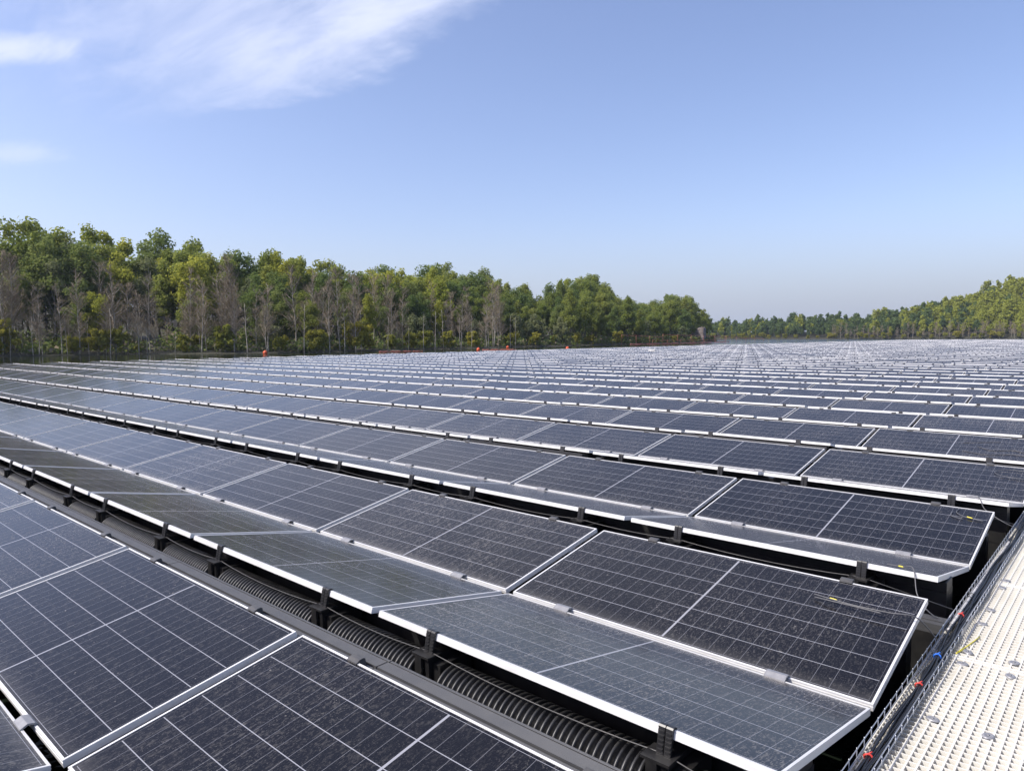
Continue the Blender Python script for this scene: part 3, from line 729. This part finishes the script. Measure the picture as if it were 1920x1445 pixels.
def leaf_cloud(rs, blobs, n, size, updown=0.3):
    """leaf-sized rhombs scattered through a set of ellipsoids (centre, radii), denser toward their skins"""
    vol = np.array([b[1][0]*b[1][1]*b[1][2] for b in blobs])**0.7; pick = rs.choice(len(blobs), n, p=vol/vol.sum())
    C = np.array([b[0] for b in blobs])[pick]; Rr = np.array([b[1] for b in blobs])[pick]
    d = rs.normal(size=(n, 3)); d /= np.linalg.norm(d, axis=1)[:, None]
    rad = rs.random(n)**0.42
    rad *= 1+0.22*rs.normal(size=n)*(rs.random(n) < 0.3)
    P = C+d*Rr*rad[:, None]
    nrm = d+rs.normal(size=(n, 3))*0.75; nrm[:, 2] += updown; nrm /= np.linalg.norm(nrm, axis=1)[:, None]
    a = np.cross(nrm, rs.normal(size=(n, 3))); a /= np.linalg.norm(a, axis=1)[:, None]; bb = np.cross(nrm, a)
    s = size*(0.55+0.9*rs.random(n))[:, None]
    V = np.stack([P-a*s*0.62, P-bb*s*0.36, P+a*s*0.62, P+bb*s*0.36], 1).reshape(-1, 3)
    return V
def quads_mesh(name, V, m):
    n = len(V)//4
    me = bpy.data.meshes.new(name); me.vertices.add(len(V)); me.vertices.foreach_set('co', V.ravel().astype(np.float32))
    me.loops.add(4*n); me.loops.foreach_set('vertex_index', np.arange(4*n, dtype=np.int32))
    me.polygons.add(n); me.polygons.foreach_set('loop_start', np.arange(0, 4*n, 4, dtype=np.int32))
    me.update(calc_edges=True); me.validate()
    for mm in (m if isinstance(m, list) else [m]): me.materials.append(mm)
    return me
def crown_blobs(rs, kind, H):
    """H = tree height; returns ellipsoids of the crown"""
    bl = []
    if kind == 'broad':
        W = H*0.27; zc, hz = H*0.60, H*0.40; k = 34
    elif kind == 'narrow':
        W = H*0.165; zc, hz = H*0.57, H*0.40; k = 28
    elif kind == 'sparse':
        W = H*0.22; zc, hz = H*0.70, H*0.29; k = 15
    elif kind == 'low':
        W = H*0.42; zc, hz = H*0.50, H*0.48; k = 22
    for i in range(k):
        d = rs.normal(size=3); d /= np.linalg.norm(d); q = rs.random()**0.45*0.86
        z = zc+d[2]*q*hz
        t = (z-(zc-hz))/(2*hz)
        wr = W*{'narrow': (1.15-0.70*t), 'broad': min(1.05, 1.35-0.85*t), 'sparse': 1.0, 'low': 1.05-0.4*t}[kind]
        r = H*rs.uniform(0.055, 0.105)*(0.8 if kind in ('narrow', 'sparse') else 1.0)*(1.25 if kind == 'low' else 1)
        bl.append(((d[0]*q*wr, d[1]*q*wr, z), (r*rs.uniform(.85, 1.3), r*rs.uniform(.85, 1.3), r*rs.uniform(.7, 1.25))))
    if kind == 'narrow':
        for j in range(2): bl.append(((rs.normal()*0.3, rs.normal()*0.3, H*(0.86+0.05*j)), (H*0.06, H*0.06, H*0.06)))
    return bl
def trunk_mb(rs, H, r, blobs, top=0.85):
    b = MB(); pts = []
    ox, oy = 0.0, 0.0
    for j in range(8):
        t = j/7; ox += rs.normal()*H*0.006; oy += rs.normal()*H*0.006; pts.append((ox, oy, t*H*top-0.3))
    b.tube(pts, [r*(1-0.85*j/7) for j in range(8)], 7)
    for bl in blobs[:11]:
        c = np.array(bl[0]); i = int(np.clip(c[2]/(H*top)*7-1.6, 1, 6)); p = np.array(pts[i]); mid = (p+c)/2+np.array([0, 0, 0.05*H])*0.3
        b.tube([p, mid, c], [r*0.4, r*0.22, r*0.06], 5)
    return b
PROTO = {}
def proto(key, kind, H, leafm, nleaf, size, r=0.16, bark=BARK, seeds=(0, 1, 2)):
    PROTO[key] = []
    for sd in seeds:
        rs = np.random.default_rng(hash((kind, sd, int(H*10))) % 99991 if False else 100*len(PROTO)+sd)
        bl = crown_blobs(rs, kind, H)
        cm = quads_mesh('crown', leaf_cloud(rs, bl, nleaf, size), leafm)
        tm = trunk_mb(rs, H, r, bl).mesh('trunk', bark, True)
        PROTO[key].append((cm, tm, H))
proto('green', 'broad', 16, LEAF_G, 7000, 0.37, 0.17, seeds=range(4))
proto('dark', 'broad', 16, LEAF_D, 7000, 0.37, 0.17, seeds=range(3))
proto('birch_leafy', 'narrow', 15, LEAF_Y, 4600, 0.33, 0.11, BIRCH, seeds=range(4))
proto('yellow', 'broad', 12, LEAF_Y, 4800, 0.32, 0.12, BIRCH, seeds=range(3))
proto('poplar', 'narrow', 16, LEAF_G, 5200, 0.36, 0.13, seeds=range(4))
proto('willow', 'low', 9, LEAF_W, 3200, 0.36, 0.12, seeds=range(3))
proto('sparse', 'sparse', 16, LEAF_W, 2400, 0.32, 0.11, BIRCH, seeds=range(3))
proto('shrub', 'low', 4, LEAF_S, 1900, 0.25, 0.04, seeds=range(4))
def bare_proto(sd, H):
    rs = np.random.default_rng(700+sd); b = MB(); tw = MB(); pts = []; ox = oy = 0.0
    lx, ly = rs.normal(0, 0.045, 2)
    for j in range(10):
        t = j/9; ox += rs.normal()*H*0.006+lx*H/9; oy += rs.normal()*H*0.006+ly*H/9; pts.append(np.array([ox, oy, t*H-0.4]))
    r = 0.075+0.03*rs.random()
    b.tube(pts, [r*(1-0.88*j/9) for j in range(10)], 6)
    def tri(p, q, w):                          # one twig: a slim three-sided spike
        tw.tube([p, q], [w, w*0.35], 3, 0, False)
    for k in range(38):
        t = rs.uniform(0.22, 0.98); i = int(t*9); p = pts[i]+(pts[min(i+1, 9)]-pts[i])*(t*9-i)
        az = rs.uniform(0, 6.283); el = rs.uniform(0.5, 1.15); L = H*rs.uniform(0.10, 0.22)*(1.15-0.7*t)
        d = np.array([math.cos(az)*math.cos(el), math.sin(az)*math.cos(el), math.sin(el)])
        m1 = p+d*L*0.5; e = p+d*L+np.array([0, 0, L*0.08])
        b.tube([p, m1, e], [0.042*(1.1-0.6*t), 0.028, 0.010], 4)
        for q in range(11):
            s0 = p+(e-p)*rs.uniform(0.2, 1.0); d2 = d+rs.normal(size=3)*0.55; d2[2] += 0.25; d2 /= np.linalg.norm(d2); l2 = L*rs.uniform(0.25, 0.55)
            e2 = s0+d2*l2; tri(s0, e2, 0.016)
            for z in range(4):
                s1 = s0+(e2-s0)*rs.uniform(0.3, 1); d3 = d2+rs.normal(size=3)*0.7; d3 /= np.linalg.norm(d3); tri(s1, s1+d3*l2*rs.uniform(0.3, 0.7), 0.011)
    return (tw.mesh('twigs', TWIG), b.mesh('trunk', BIRCH, True), H)
PROTO['bare'] = [bare_proto(k, 12.0) for k in range(6)]
def snag_proto(sd, H):                         # thin dead stem with stubs only
    rs = np.random.default_rng(900+sd); b = MB(); pts = []; ox = oy = 0.0; lx, ly = rs.normal(0, 0.03, 2)
    for j in range(7):
        t = j/6; ox += rs.normal()*0.04+lx*H/6; oy += rs.normal()*0.04+ly*H/6; pts.append(np.array([ox, oy, t*H-0.4]))
    b.tube(pts, [0.075*(1-0.7*j/6) for j in range(7)], 5)
    for k in range(6):
        i = rs.integers(2, 6); az = rs.uniform(0, 6.28); b.tube([pts[i], pts[i]+np.array([math.cos(az)*0.6, math.sin(az)*0.6, 0.5])*rs.uniform(.5, 1.6)], [0.03, 0.01], 4)
    return b.mesh('dead_stem', BIRCH, True)
SNAG = [snag_proto(k, 7.0) for k in range(4)]

placed = []                                    # (name, proto key, x, y, z, scale) before labels are written
tr = random.Random(21)
def put(name, key, s, d, sc, jit=1.0, zoff=0.0):
    p, n = shore_pt(s); x, y = p+n*d
    x += tr.uniform(-1, 1)*jit; y += tr.uniform(-1, 1)*jit
    placed.append((name, key, x, y, ground_h(d)-0.1+zoff, sc*tr.uniform(0.93, 1.07)))
ST = seglen[-1]
def s_of_y(y):                                 # arc length at which the shore passes a given y
    for i in range(len(SHORE)-1):
        if SHORE[i][1] <= y <= SHORE[i+1][1]:
            q = (y-SHORE[i][1])/(SHORE[i+1][1]-SHORE[i][1]); return seglen[i]+q*(seglen[i+1]-seglen[i])
    return ST
S_MIX = s_of_y(118)                            # left of here: bare birches in the water; right of here: green to the waterline
# tall trees behind, on a jittered grid between nine and forty-two metres from the water
SKY_U = [-1200, -500, 0, 50, 130, 250, 320, 400, 480, 560, 640, 720, 770, 820, 870, 930, 1000, 1060, 1110, 1160, 1197, 1235, 1275, 1310, 1340]
SKY_V = [300, 350, 418, 412, 420, 436, 442, 462, 470, 480, 500, 494, 503, 487, 510, 516, 545, 528, 520, 556, 572, 566, 543, 556, 600]
def canopy_top(x, y):                          # height the wood reaches at this place
    q = proj(np.array([x, y, 0.0]))
    return CAM[2]+(634-np.interp(q[0], SKY_U, SKY_V))/FPX*q[2]
def inland(x, y):
    best = (1e9, 0)
    for i in range(len(SHORE)-1):
        a, c = SHORE[i], SHORE[i+1]; d = c-a; q = np.clip(((x-a[0])*d[0]+(y-a[1])*d[1])/(d@d), 0, 1); p = a+d*q
        r = math.hypot(x-p[0], y-p[1]); sg = 1 if (d[0]*(y-a[1])-d[1]*(x-a[0])) > 0 else -1
        if r < best[0]: best = (r, sg*r)
    return best[1]
gy = -58.0; odd = 0
while gy < 306:
    gx = -212.0+(3.0 if odd % 2 else 0)
    while gx < -92:
        x, y = gx+tr.uniform(-1.8, 1.8), gy+tr.uniform(-1.8, 1.8); d = inland(x, y)
        if 8.5 < d < 41 and not (d > 30 and y > 150 and tr.random() < 0.4):
            if y < 122 and d < 19 and tr.random() < 0.5:
                placed.append(('bare_birch', 'bare', x, y, ground_h(d)-0.1, tr.uniform(0.85, 1.25))); gx += 6.0; continue
            if y < 118: key = tr.choices(['green', 'dark', 'birch_leafy', 'yellow', 'sparse', 'poplar'], [4, 2, 1.8, 2.6 if d < 24 else 1.2, 1.4, 0.5])[0]
            else: key = tr.choices(['green', 'dark', 'poplar', 'birch_leafy'], [5, 2.2, 3.0, 0.6])[0]
            top = canopy_top(x, y)-ground_h(d)
            H = top*float(np.interp(d, (8, 15, 22, 30, 42), (0.62, 0.80, 0.95, 1.05, 1.08) if y < 178 else (0.90, 0.98, 1.04, 1.06, 1.06)))*tr.uniform(0.86, 1.04)
            H = min(H, 29)
            if key == 'yellow': H = min(H, 17.5)
            if key == 'sparse': H *= 0.9
            placed.append(('leafy_tree', key, x, y, ground_h(d)-0.1, H/PROTO[key][0][2]))
        gx += 6.0
    gy += 5.5; odd += 1
# front rank
s = 20
while s < ST-3:
    if s < S_MIX:
        key = tr.choices(['yellow', 'birch_leafy', 'willow', 'green', 'dark'], [2.2, 2.0, 2, 2, 1])[0]; H = {'willow': 7}.get(key, 10.0)*tr.uniform(0.7, 1.15)
        put('leafy_tree', key, s, tr.uniform(5, 9), H/PROTO[key][0][2]); s += tr.uniform(9, 17)
    else:
        key = tr.choices(['poplar', 'green', 'willow', 'dark'], [4, 4, 2.4, 2])[0]; H = {'willow': 7.5}.get(key, 12.5)*tr.uniform(0.75, 1.2)
        put('leafy_tree', key, s, tr.uniform(2.5, 7), H/PROTO[key][0][2]); s += tr.uniform(3.8, 6.0)
# bare birches at the waterline, in uneven clumps
s = 22
while s < S_MIX+6:
    for q in range(tr.choice((1, 1, 2, 3, 4, 5))):
        put('bare_birch', 'bare', s+tr.gauss(0, 1.6), tr.uniform(-0.6, 8.5), tr.choice((0.5, 0.75, 0.9, 1.0, 1.18))*tr.uniform(0.88, 1.1), 0.6)
    s += tr.choice((1.2, 2.0, 3.2, 5.0, 7.5))
# broad yellowish bushes that hang over the water, and small ones between
def shore_s(u):                                # arc length of the bank straight below a place of the skyline
    d = rt*(u-960)/FPX+fw; best = (9, 0)
    for k in range(400):
        q = ST*k/399; p = shore_pt(q)[0]-CAM[:2]; e = abs(d[0]*p[1]-d[1]*p[0])/np.hypot(*p)
        if d[0]*p[0]+d[1]*p[1] > 0 and e < best[0]: best = (e, q)
    return best[1]
for u, sc in ((18, 1.5), (140, 0.75), (190, 1.15), (222, 1.2), (345, 0.8), (422, 1.15), (525, 0.7), (600, 1.05), (612, 0.9), (668, 1.35), (684, 1.25), (735, 0.85), (775, 1.0), (805, 1.0), (850, 1.0), (890, 0.95), (965, 1.0), (1010, 0.9), (1085, 0.9), (1110, 0.8), (1160, 1.1)):
    put('shrub', 'shrub', shore_s(u), 0.4, sc*1.12, 0.3)
s = 24
while s < ST-2:
    put('shrub', 'shrub', s, tr.uniform(0.8, 4.5), tr.uniform(0.3, 0.8), 0.5); s += tr.uniform(2.5, 9)
cx0 = CAM[:2]
def bearing(x, y): return math.atan2(x-cx0[0], y-cx0[1])
placed.sort(key=lambda q: bearing(q[2], q[3]))
KIND = {'birch_leafy': 'birch_tree', 'yellow': 'bushy_tree', 'poplar': 'poplar_tree', 'willow': 'willow_tree'}
WORDS = {'green': 'mid-green leafy tree', 'dark': 'dark green leafy tree', 'birch_leafy': 'slim yellow-green birch', 'yellow': 'bushy yellow-green tree', 'poplar': 'slender pointed green tree',
         'willow': 'low grey-green willow', 'sparse': 'thin-crowned pale grey-green tree', 'bare': 'leafless pale-stemmed birch', 'shrub': 'yellowish round shrub'}
GROUPS = {'leafy_tree': 'leafy trees of the left wood', 'bare_birch': 'bare birches at the left shore', 'shrub': 'shrubs on the left bank'}
cnt = {}
for (name, key, x, y, z, sc) in placed:
    cnt[key] = cnt.get(key, 0)+1
    where = {'bare_birch': 'at the left waterline', 'shrub': 'on the left bank'}.get(name, 'in left wood')
    v = PROTO[key][tr.randrange(len(PROTO[key]))]
    o = link(KIND.get(key, name), None, None, (x, y, z), (0, 0, tr.uniform(0, 6.28)), (sc*tr.uniform(.92, 1.12), sc*tr.uniform(.92, 1.12), sc))
    tag(o, '%s %s, %s from left' % (WORDS[key], where, ordw(cnt[key])), 'shrub' if name == 'shrub' else 'tree', GROUPS[name])
    link('twigs' if key == 'bare' else 'crown', v[0], o); link('trunk' if name != 'shrub' else 'stem', v[1], o)
# dead stems standing in the shallows
k = 0; s = 26
sl = []
while s < S_MIX+4:
    p, n = shore_pt(s); q = p-n*tr.uniform(-1.5, 1.6); sl.append((q[0], q[1], tr.uniform(0.5, 1.25))); s += tr.uniform(2.4, 6)
sl.sort(key=lambda q: bearing(q[0], q[1]))
for k, (x, y, sc) in enumerate(sl):
    o = link('dead_stem', SNAG[k % 4], None, (x, y, ZWATER+0.1), (0, 0, tr.uniform(0, 6.28)), (sc*0.9, sc*0.9, sc))
    tag(o, 'thin dead pale stem standing at the left waterline, %s from the left' % ordw(k+1), 'dead tree', 'dead stems at the left shore')
# undergrowth that fills the wood between the trunks
rs = np.random.default_rng(55); UB = []
for k in range(1100):
    p, n = shore_pt(rs.uniform(20, ST)); d = rs.uniform(1.8, 42) if k % 3 else rs.uniform(1.0, 9); q = p+n*d
    hh = rs.uniform(1.2, 4.2)*(0.6 if d < 7 else 1.0 if d < 22 else 1.9)
    UB.append(((q[0], q[1], ground_h(d)+hh*0.45), (rs.uniform(1.3, 3.0), rs.uniform(1.3, 3.0), hh*0.62)))
und = quads_mesh('undergrowth', leaf_cloud(rs, UB, 120000, 0.48), [LEAF_D, LEAF_W, TWIG])
und.polygons.foreach_set('material_index', np.repeat(rs.choice(3, 12000, p=[.62, .2, .18]), 10).astype(np.int32)); und.update()
tag(link('undergrowth', und), 'dense dark undergrowth between the trunks of the left wood', 'undergrowth', None, 'stuff')
# reed and dead-wood litter fringe along the bank
LIT = mat('shore_litter', (0.17, 0.15, 0.11), 0.9, var=(2, 0.8, (0.09, 0.085, 0.05)))
rs = np.random.default_rng(77); b = MB()
for k in range(1500):
    p, n = shore_pt(rs.uniform(15, S_MIX+30)); q = p-n*rs.uniform(-2.2, 1.0); l = rs.uniform(0.3, 1.5)
    az = rs.uniform(0, 6.28); el = rs.choice([0.08, 0.9, 1.3]); w = 0.02
    b.tube([(q[0], q[1], ZWATER), (q[0]+l*math.cos(az)*math.cos(el), q[1]+l*math.sin(az)*math.cos(el), ZWATER+0.05+l*math.sin(el)*0.8)], [w*1.4, w*0.5], 3, 0, False)
tag(b.build('shore_litter', LIT), 'dead reeds and broken branches littering the left waterline', 'reeds', None, 'stuff')

# far wood across the lake: one mass half a kilometre off
def far_wood():
    rs = np.random.default_rng(31); pr = []
    for k in range(6):
        kind = ('broad', 'narrow', 'broad')[k % 3]; bl = crown_blobs(rs, kind, 13.0); pr.append(leaf_cloud(rs, bl, 620, 0.98))
    Vs = []; mi = []
    y = 480.0; row = 0
    while y < 600:
        x = -330+rs.uniform(0, 4)
        while x < 30:
            d = y-474; jx, jy = rs.normal(0, 1.2, 2)
            hill = x > -150
            if hill or d < 60:
                sc = rs.choice((0.55, 0.7, 0.8, 0.95, 1.1), p=(.2, .25, .25, .2, .1))*rs.uniform(0.9, 1.1)*(1.0 if d > 30 else 0.86 if d > 8 else 0.7)
                if x < -215: sc *= 0.88
                a = rs.uniform(0, 6.28); c, s_ = math.cos(a), math.sin(a)
                V = pr[rs.integers(0, 6)]*sc; V = V@np.array([[c, s_, 0], [-s_, c, 0], [0, 0, 1]])
                V = V+np.array([x+jx, y+jy, hill_h(x, y)])
                Vs.append(V)
                py = 0.12+0.75*min(1, max(0, (x+140)/70)) if True else 0
                m = 1 if rs.random() < py else (0 if rs.random() < 0.55 else 2)
                mi += [m]*(len(V)//4)
            x += rs.uniform(2.7, 4.1)
        y += 5.0 if y < 520 else 8.0; row += 1
    me = quads_mesh('far_wood', np.concatenate(Vs), [FL_G, FL_Y, FL_D]); me.polygons.foreach_set('material_index', np.array(mi, np.int32)); me.update()
    tag(link('far_wood', me), 'distant wooded shore and hillside across the lake', 'wood', None, 'stuff')
FL_G = leaf_mat('far_leaf_green', (0.115, 0.16, 0.056), (0.13, 0.175, 0.06), (0.155, 0.19, 0.066))
FL_Y = leaf_mat('far_leaf_yellow', (0.26, 0.285, 0.055), (0.29, 0.305, 0.058), (0.33, 0.325, 0.066))
FL_D = leaf_mat('far_leaf_dark', (0.09, 0.13, 0.055), (0.10, 0.145, 0.058), (0.12, 0.16, 0.064))
far_wood()
k = 0; x = -152.0
while x < -30:
    k += 1
    v = PROTO['bare'][k % 6]; sc = tr.uniform(0.5, 0.85)
    o = link('bare_birch', None, None, (x, 476+tr.uniform(-1.5, 3), ZWATER+0.2), (0, 0, tr.uniform(0, 6.28)), (sc*1.3, sc*1.3, sc))
    tag(o, 'pale bare birch at foot of the far right hill, %s from left' % ordw(k), 'tree', 'bare trunks on the far shore')
    link('twigs', v[0], o); link('trunk', v[1], o)
    x += tr.uniform(1.6, 4.5)
k = 0; x = -250.0
while x < -35:
    k += 1; v = PROTO['shrub'][k % 4]; sc = tr.uniform(0.7, 1.4)
    o = link('shrub', None, None, (x, 474.5+tr.uniform(-1, 1), ZWATER+0.1), (0, 0, tr.uniform(0, 6.28)), (sc*1.4, sc*1.2, sc))
    tag(o, 'round shrub on the far waterline across the lake, %s from the left' % ordw(k), 'shrub', 'shrubs on the far shore')
    link('crown', v[0], o); link('stem', v[1], o)
    x += tr.uniform(3, 9)

# ------------------------------------------------------------------ buoys, booms and the old piers
def buoy(x, y, lab, r=0.42, boom=None):
    o = link('buoy', None, None, (x, y, ZWATER)); tag(o, lab, 'buoy', 'orange buoys')
    b = MB(); pr = [(0.0, -0.25), (0.6, -0.22), (0.95, 0.1), (1.0, 0.5), (0.95, 0.95), (0.72, 1.3), (0.35, 1.48), (0.12, 1.52), (0.10, 1.75), (0.0, 1.76)]; n = 16
    vs = [(q*r*math.cos(2*math.pi*j/n), q*r*math.sin(2*math.pi*j/n), z*r) for q, z in pr for j in range(n)]
    b.add(vs, [(i*n+j, i*n+(j+1) % n, (i+1)*n+(j+1) % n, (i+1)*n+j) for i in range(len(pr)-1) for j in range(n)])
    b.build('float_body', ORANGE, o, True)
    b = MB(); b.tube([(0, 0, 1.7*r), (0.06, 0, 1.95*r), (0, 0.05, 2.1*r), (-0.06, 0, 1.95*r), (0, 0, 1.7*r)], 0.02, 5); b.build('lifting_eye', BLACK, o, True)
def boom(pts, lab, r=0.09, m=REDROPE, grp='red floating booms'):
    b = MB(); P = [Vector(p) for p in pts]; Q = []
    for i in range(len(P)-1):
        for j in range(16):
            t = j/16; q = P[i].lerp(P[i+1], t); q.z += 0.03*math.sin(j*1.7); Q.append(q)
    Q.append(P[-1]); b.tube(Q, [r*(1.0 if k % 8 < 6 else 0.35) for k in range(len(Q))], 7)
    tag(b.build('boom', m, None, True), lab, 'boom', grp)
def at(u, v, z):                               # point of the lake seen at this place of the photograph
    d = rt*(u-960)/FPX+dn*(v-722.5)/FPX+fw; return CAM+d*(z-CAM[2])/d[2]
buoy(-101.5, 53.0, 'orange buoy floating by the bare birches, nearest the viewer', 0.34)
buoy(-81.0, 103.5, 'orange buoy just beyond the array edge, in front of the green trees', 0.34)
buoy(-89.7, 88.3, 'orange buoy at the left end of a short red boom', 0.32)
buoy(-104.0, 112.0, 'small orange buoy close to the shaded green bank', 0.32)
boom([(-123.5, 60.5, 0.15), (-121.0, 58.6, -0.1), (-118.5, 57.3, -0.25)], 'short orange boom washed up against the yellowish shrubs at left', 0.10, ORANGE)
boom([(-89.2, 88.8, -0.5), (-87.0, 91.5, -0.48), (-85.2, 93.6, -0.5)], 'short red boom floating off the bank beside an orange buoy', 0.13)
boom([(-95, 70, -0.5), (-93.2, 74, -0.48), (-92.0, 77, -0.5)], 'thin red boom floating close to the array at the bare trees', 0.09)
STONE = mat('old_brickwork', (0.15, 0.115, 0.10), 0.9, var=(0.9, 0.9, (0.27, 0.235, 0.215)), bump=(4, 0.8))
def pier(x, y, w, d, h, lab, seed, rot=0.0):
    rs = np.random.default_rng(seed); b = MB(); n = 8
    o = link('brick_pier', None, None, (x, y, ZWATER-0.4), (0, 0, rot)); tag(o, lab, 'ruin', 'old brick piers')
    nz = 9; vs = []
    ring = [(-1, -1), (-0.33, -1), (0.33, -1), (1, -1), (1, -0.33), (1, 0.33), (1, 1), (0.33, 1), (-0.33, 1), (-1, 1), (-1, 0.33), (-1, -0.33)]
    for k in range(nz):
        for (a, c) in ring:
            top = rs.uniform(-0.5, 0.15) if k == nz-1 else 0
            vs.append((a*w/2+rs.normal()*0.06, c*d/2+rs.normal()*0.06, h*k/(nz-1)+top))
    m = len(ring); fs = [(k*m+j, k*m+(j+1) % m, (k+1)*m+(j+1) % m, (k+1)*m+j) for k in range(nz-1) for j in range(m)]
    vs.append((0, 0, h-0.25)); fs += [((nz-1)*m+j, (nz-1)*m+(j+1) % m, nz*m) for j in range(m)]
    b.add(vs, fs); b.build('wall', STONE, o)
    b = MB()
    for k in range(9):                         # loose coping stones on the broken top
        a = rs.uniform(-.9, .9); c = rs.uniform(-.9, .9); s = rs.uniform(.25, .6); b.box(a*w/2-s/2, a*w/2+s/2, c*d/2-s/2, c*d/2+s/2, h-0.5, h+rs.uniform(.0, .25))
    b.build('coping', STONE, o)
pier(-138.3, 266.0, 6.6, 5.0, 6.4, 'large broken brick pier standing in the water at the tip of the left wood', 3, 0.25)
pier(-142.0, 262.0, 1.8, 2.0, 4.2, 'small brick stump just left of the large broken pier', 4, 0.1)
pier(-141.0, 243.0, 2.6, 3.0, 8.0, 'dark narrow brick pier half hidden among the trees', 5, 0.3)
# rusty red hand lines on posts that run out from the bank past the piers
def redline(p0, p1, z0, z1, n, lab):
    o = link('red_railing', None, None, (p0[0], p0[1], ZWATER)); tag(o, lab, 'railing', 'red railings at the piers')
    b = MB(); L = Vector((p1[0]-p0[0], p1[1]-p0[1], 0))
    pts = [(L.x*k/12, L.y*k/12, z0+(z1-z0)*k/12-0.18*math.sin(math.pi*((k*n/12.0) % 1))) for k in range(13)]
    b.tube(pts, 0.05, 6); b.build('rail', REDROPE, o, True)
    for k in range(n+1):
        q = k/n; b = MB(); b.tube([(L.x*q, L.y*q, -0.3), (L.x*q, L.y*q, z0+(z1-z0)*q+0.1)], 0.045, 6); b.build('post', REDROPE, o, True)
redline((-113.5, 172.0), (-112.0, 193.0), 2.9, 2.3, 3, 'faded red rail on posts before the dark trees left of the narrow pier')
redline((-112.0, 193.0), (-122.0, 258.0), 3.0, 2.3, 5, 'long faded red rail running from the narrow pier to the large brick pier')
redline((-111.5, 186.0), (-121.0, 256.0), 1.2, 0.9, 6, 'low faded red rail close to the water before the piers')
redline((-122.0, 259.0), (-124.0, 300.0), 2.2, 1.2, 4, 'faded red rail passing the large brick pier out into the lake')
boom([(-112.5, 175, -0.45), (-111.0, 192, -0.45), (-115, 225, -0.45), (-119.5, 256, -0.45)], 'long low red boom on the water below the red rails', 0.13)


# ------------------------------------------------------------------ air: thin summer haze
b = MB(); b.box(-420, 175, -95, 700, ZWATER-1.2, 95)
HZ = bpy.data.materials.new('haze'); HZ.use_nodes = True; t = HZ.node_tree; t.nodes.clear()
o_ = t.nodes.new('ShaderNodeOutputMaterial'); v_ = t.nodes.new('ShaderNodeVolumePrincipled')
v_.inputs['Color'].default_value = (0.74, 0.87, 1.0, 1); v_.inputs['Density'].default_value = 0.00013; v_.inputs['Anisotropy'].default_value = 0.2
t.links.new(v_.outputs[0], o_.inputs['Volume'])
tag(b.build('haze', HZ), 'thin pale summer haze over the lake', 'haze', None, 'stuff')
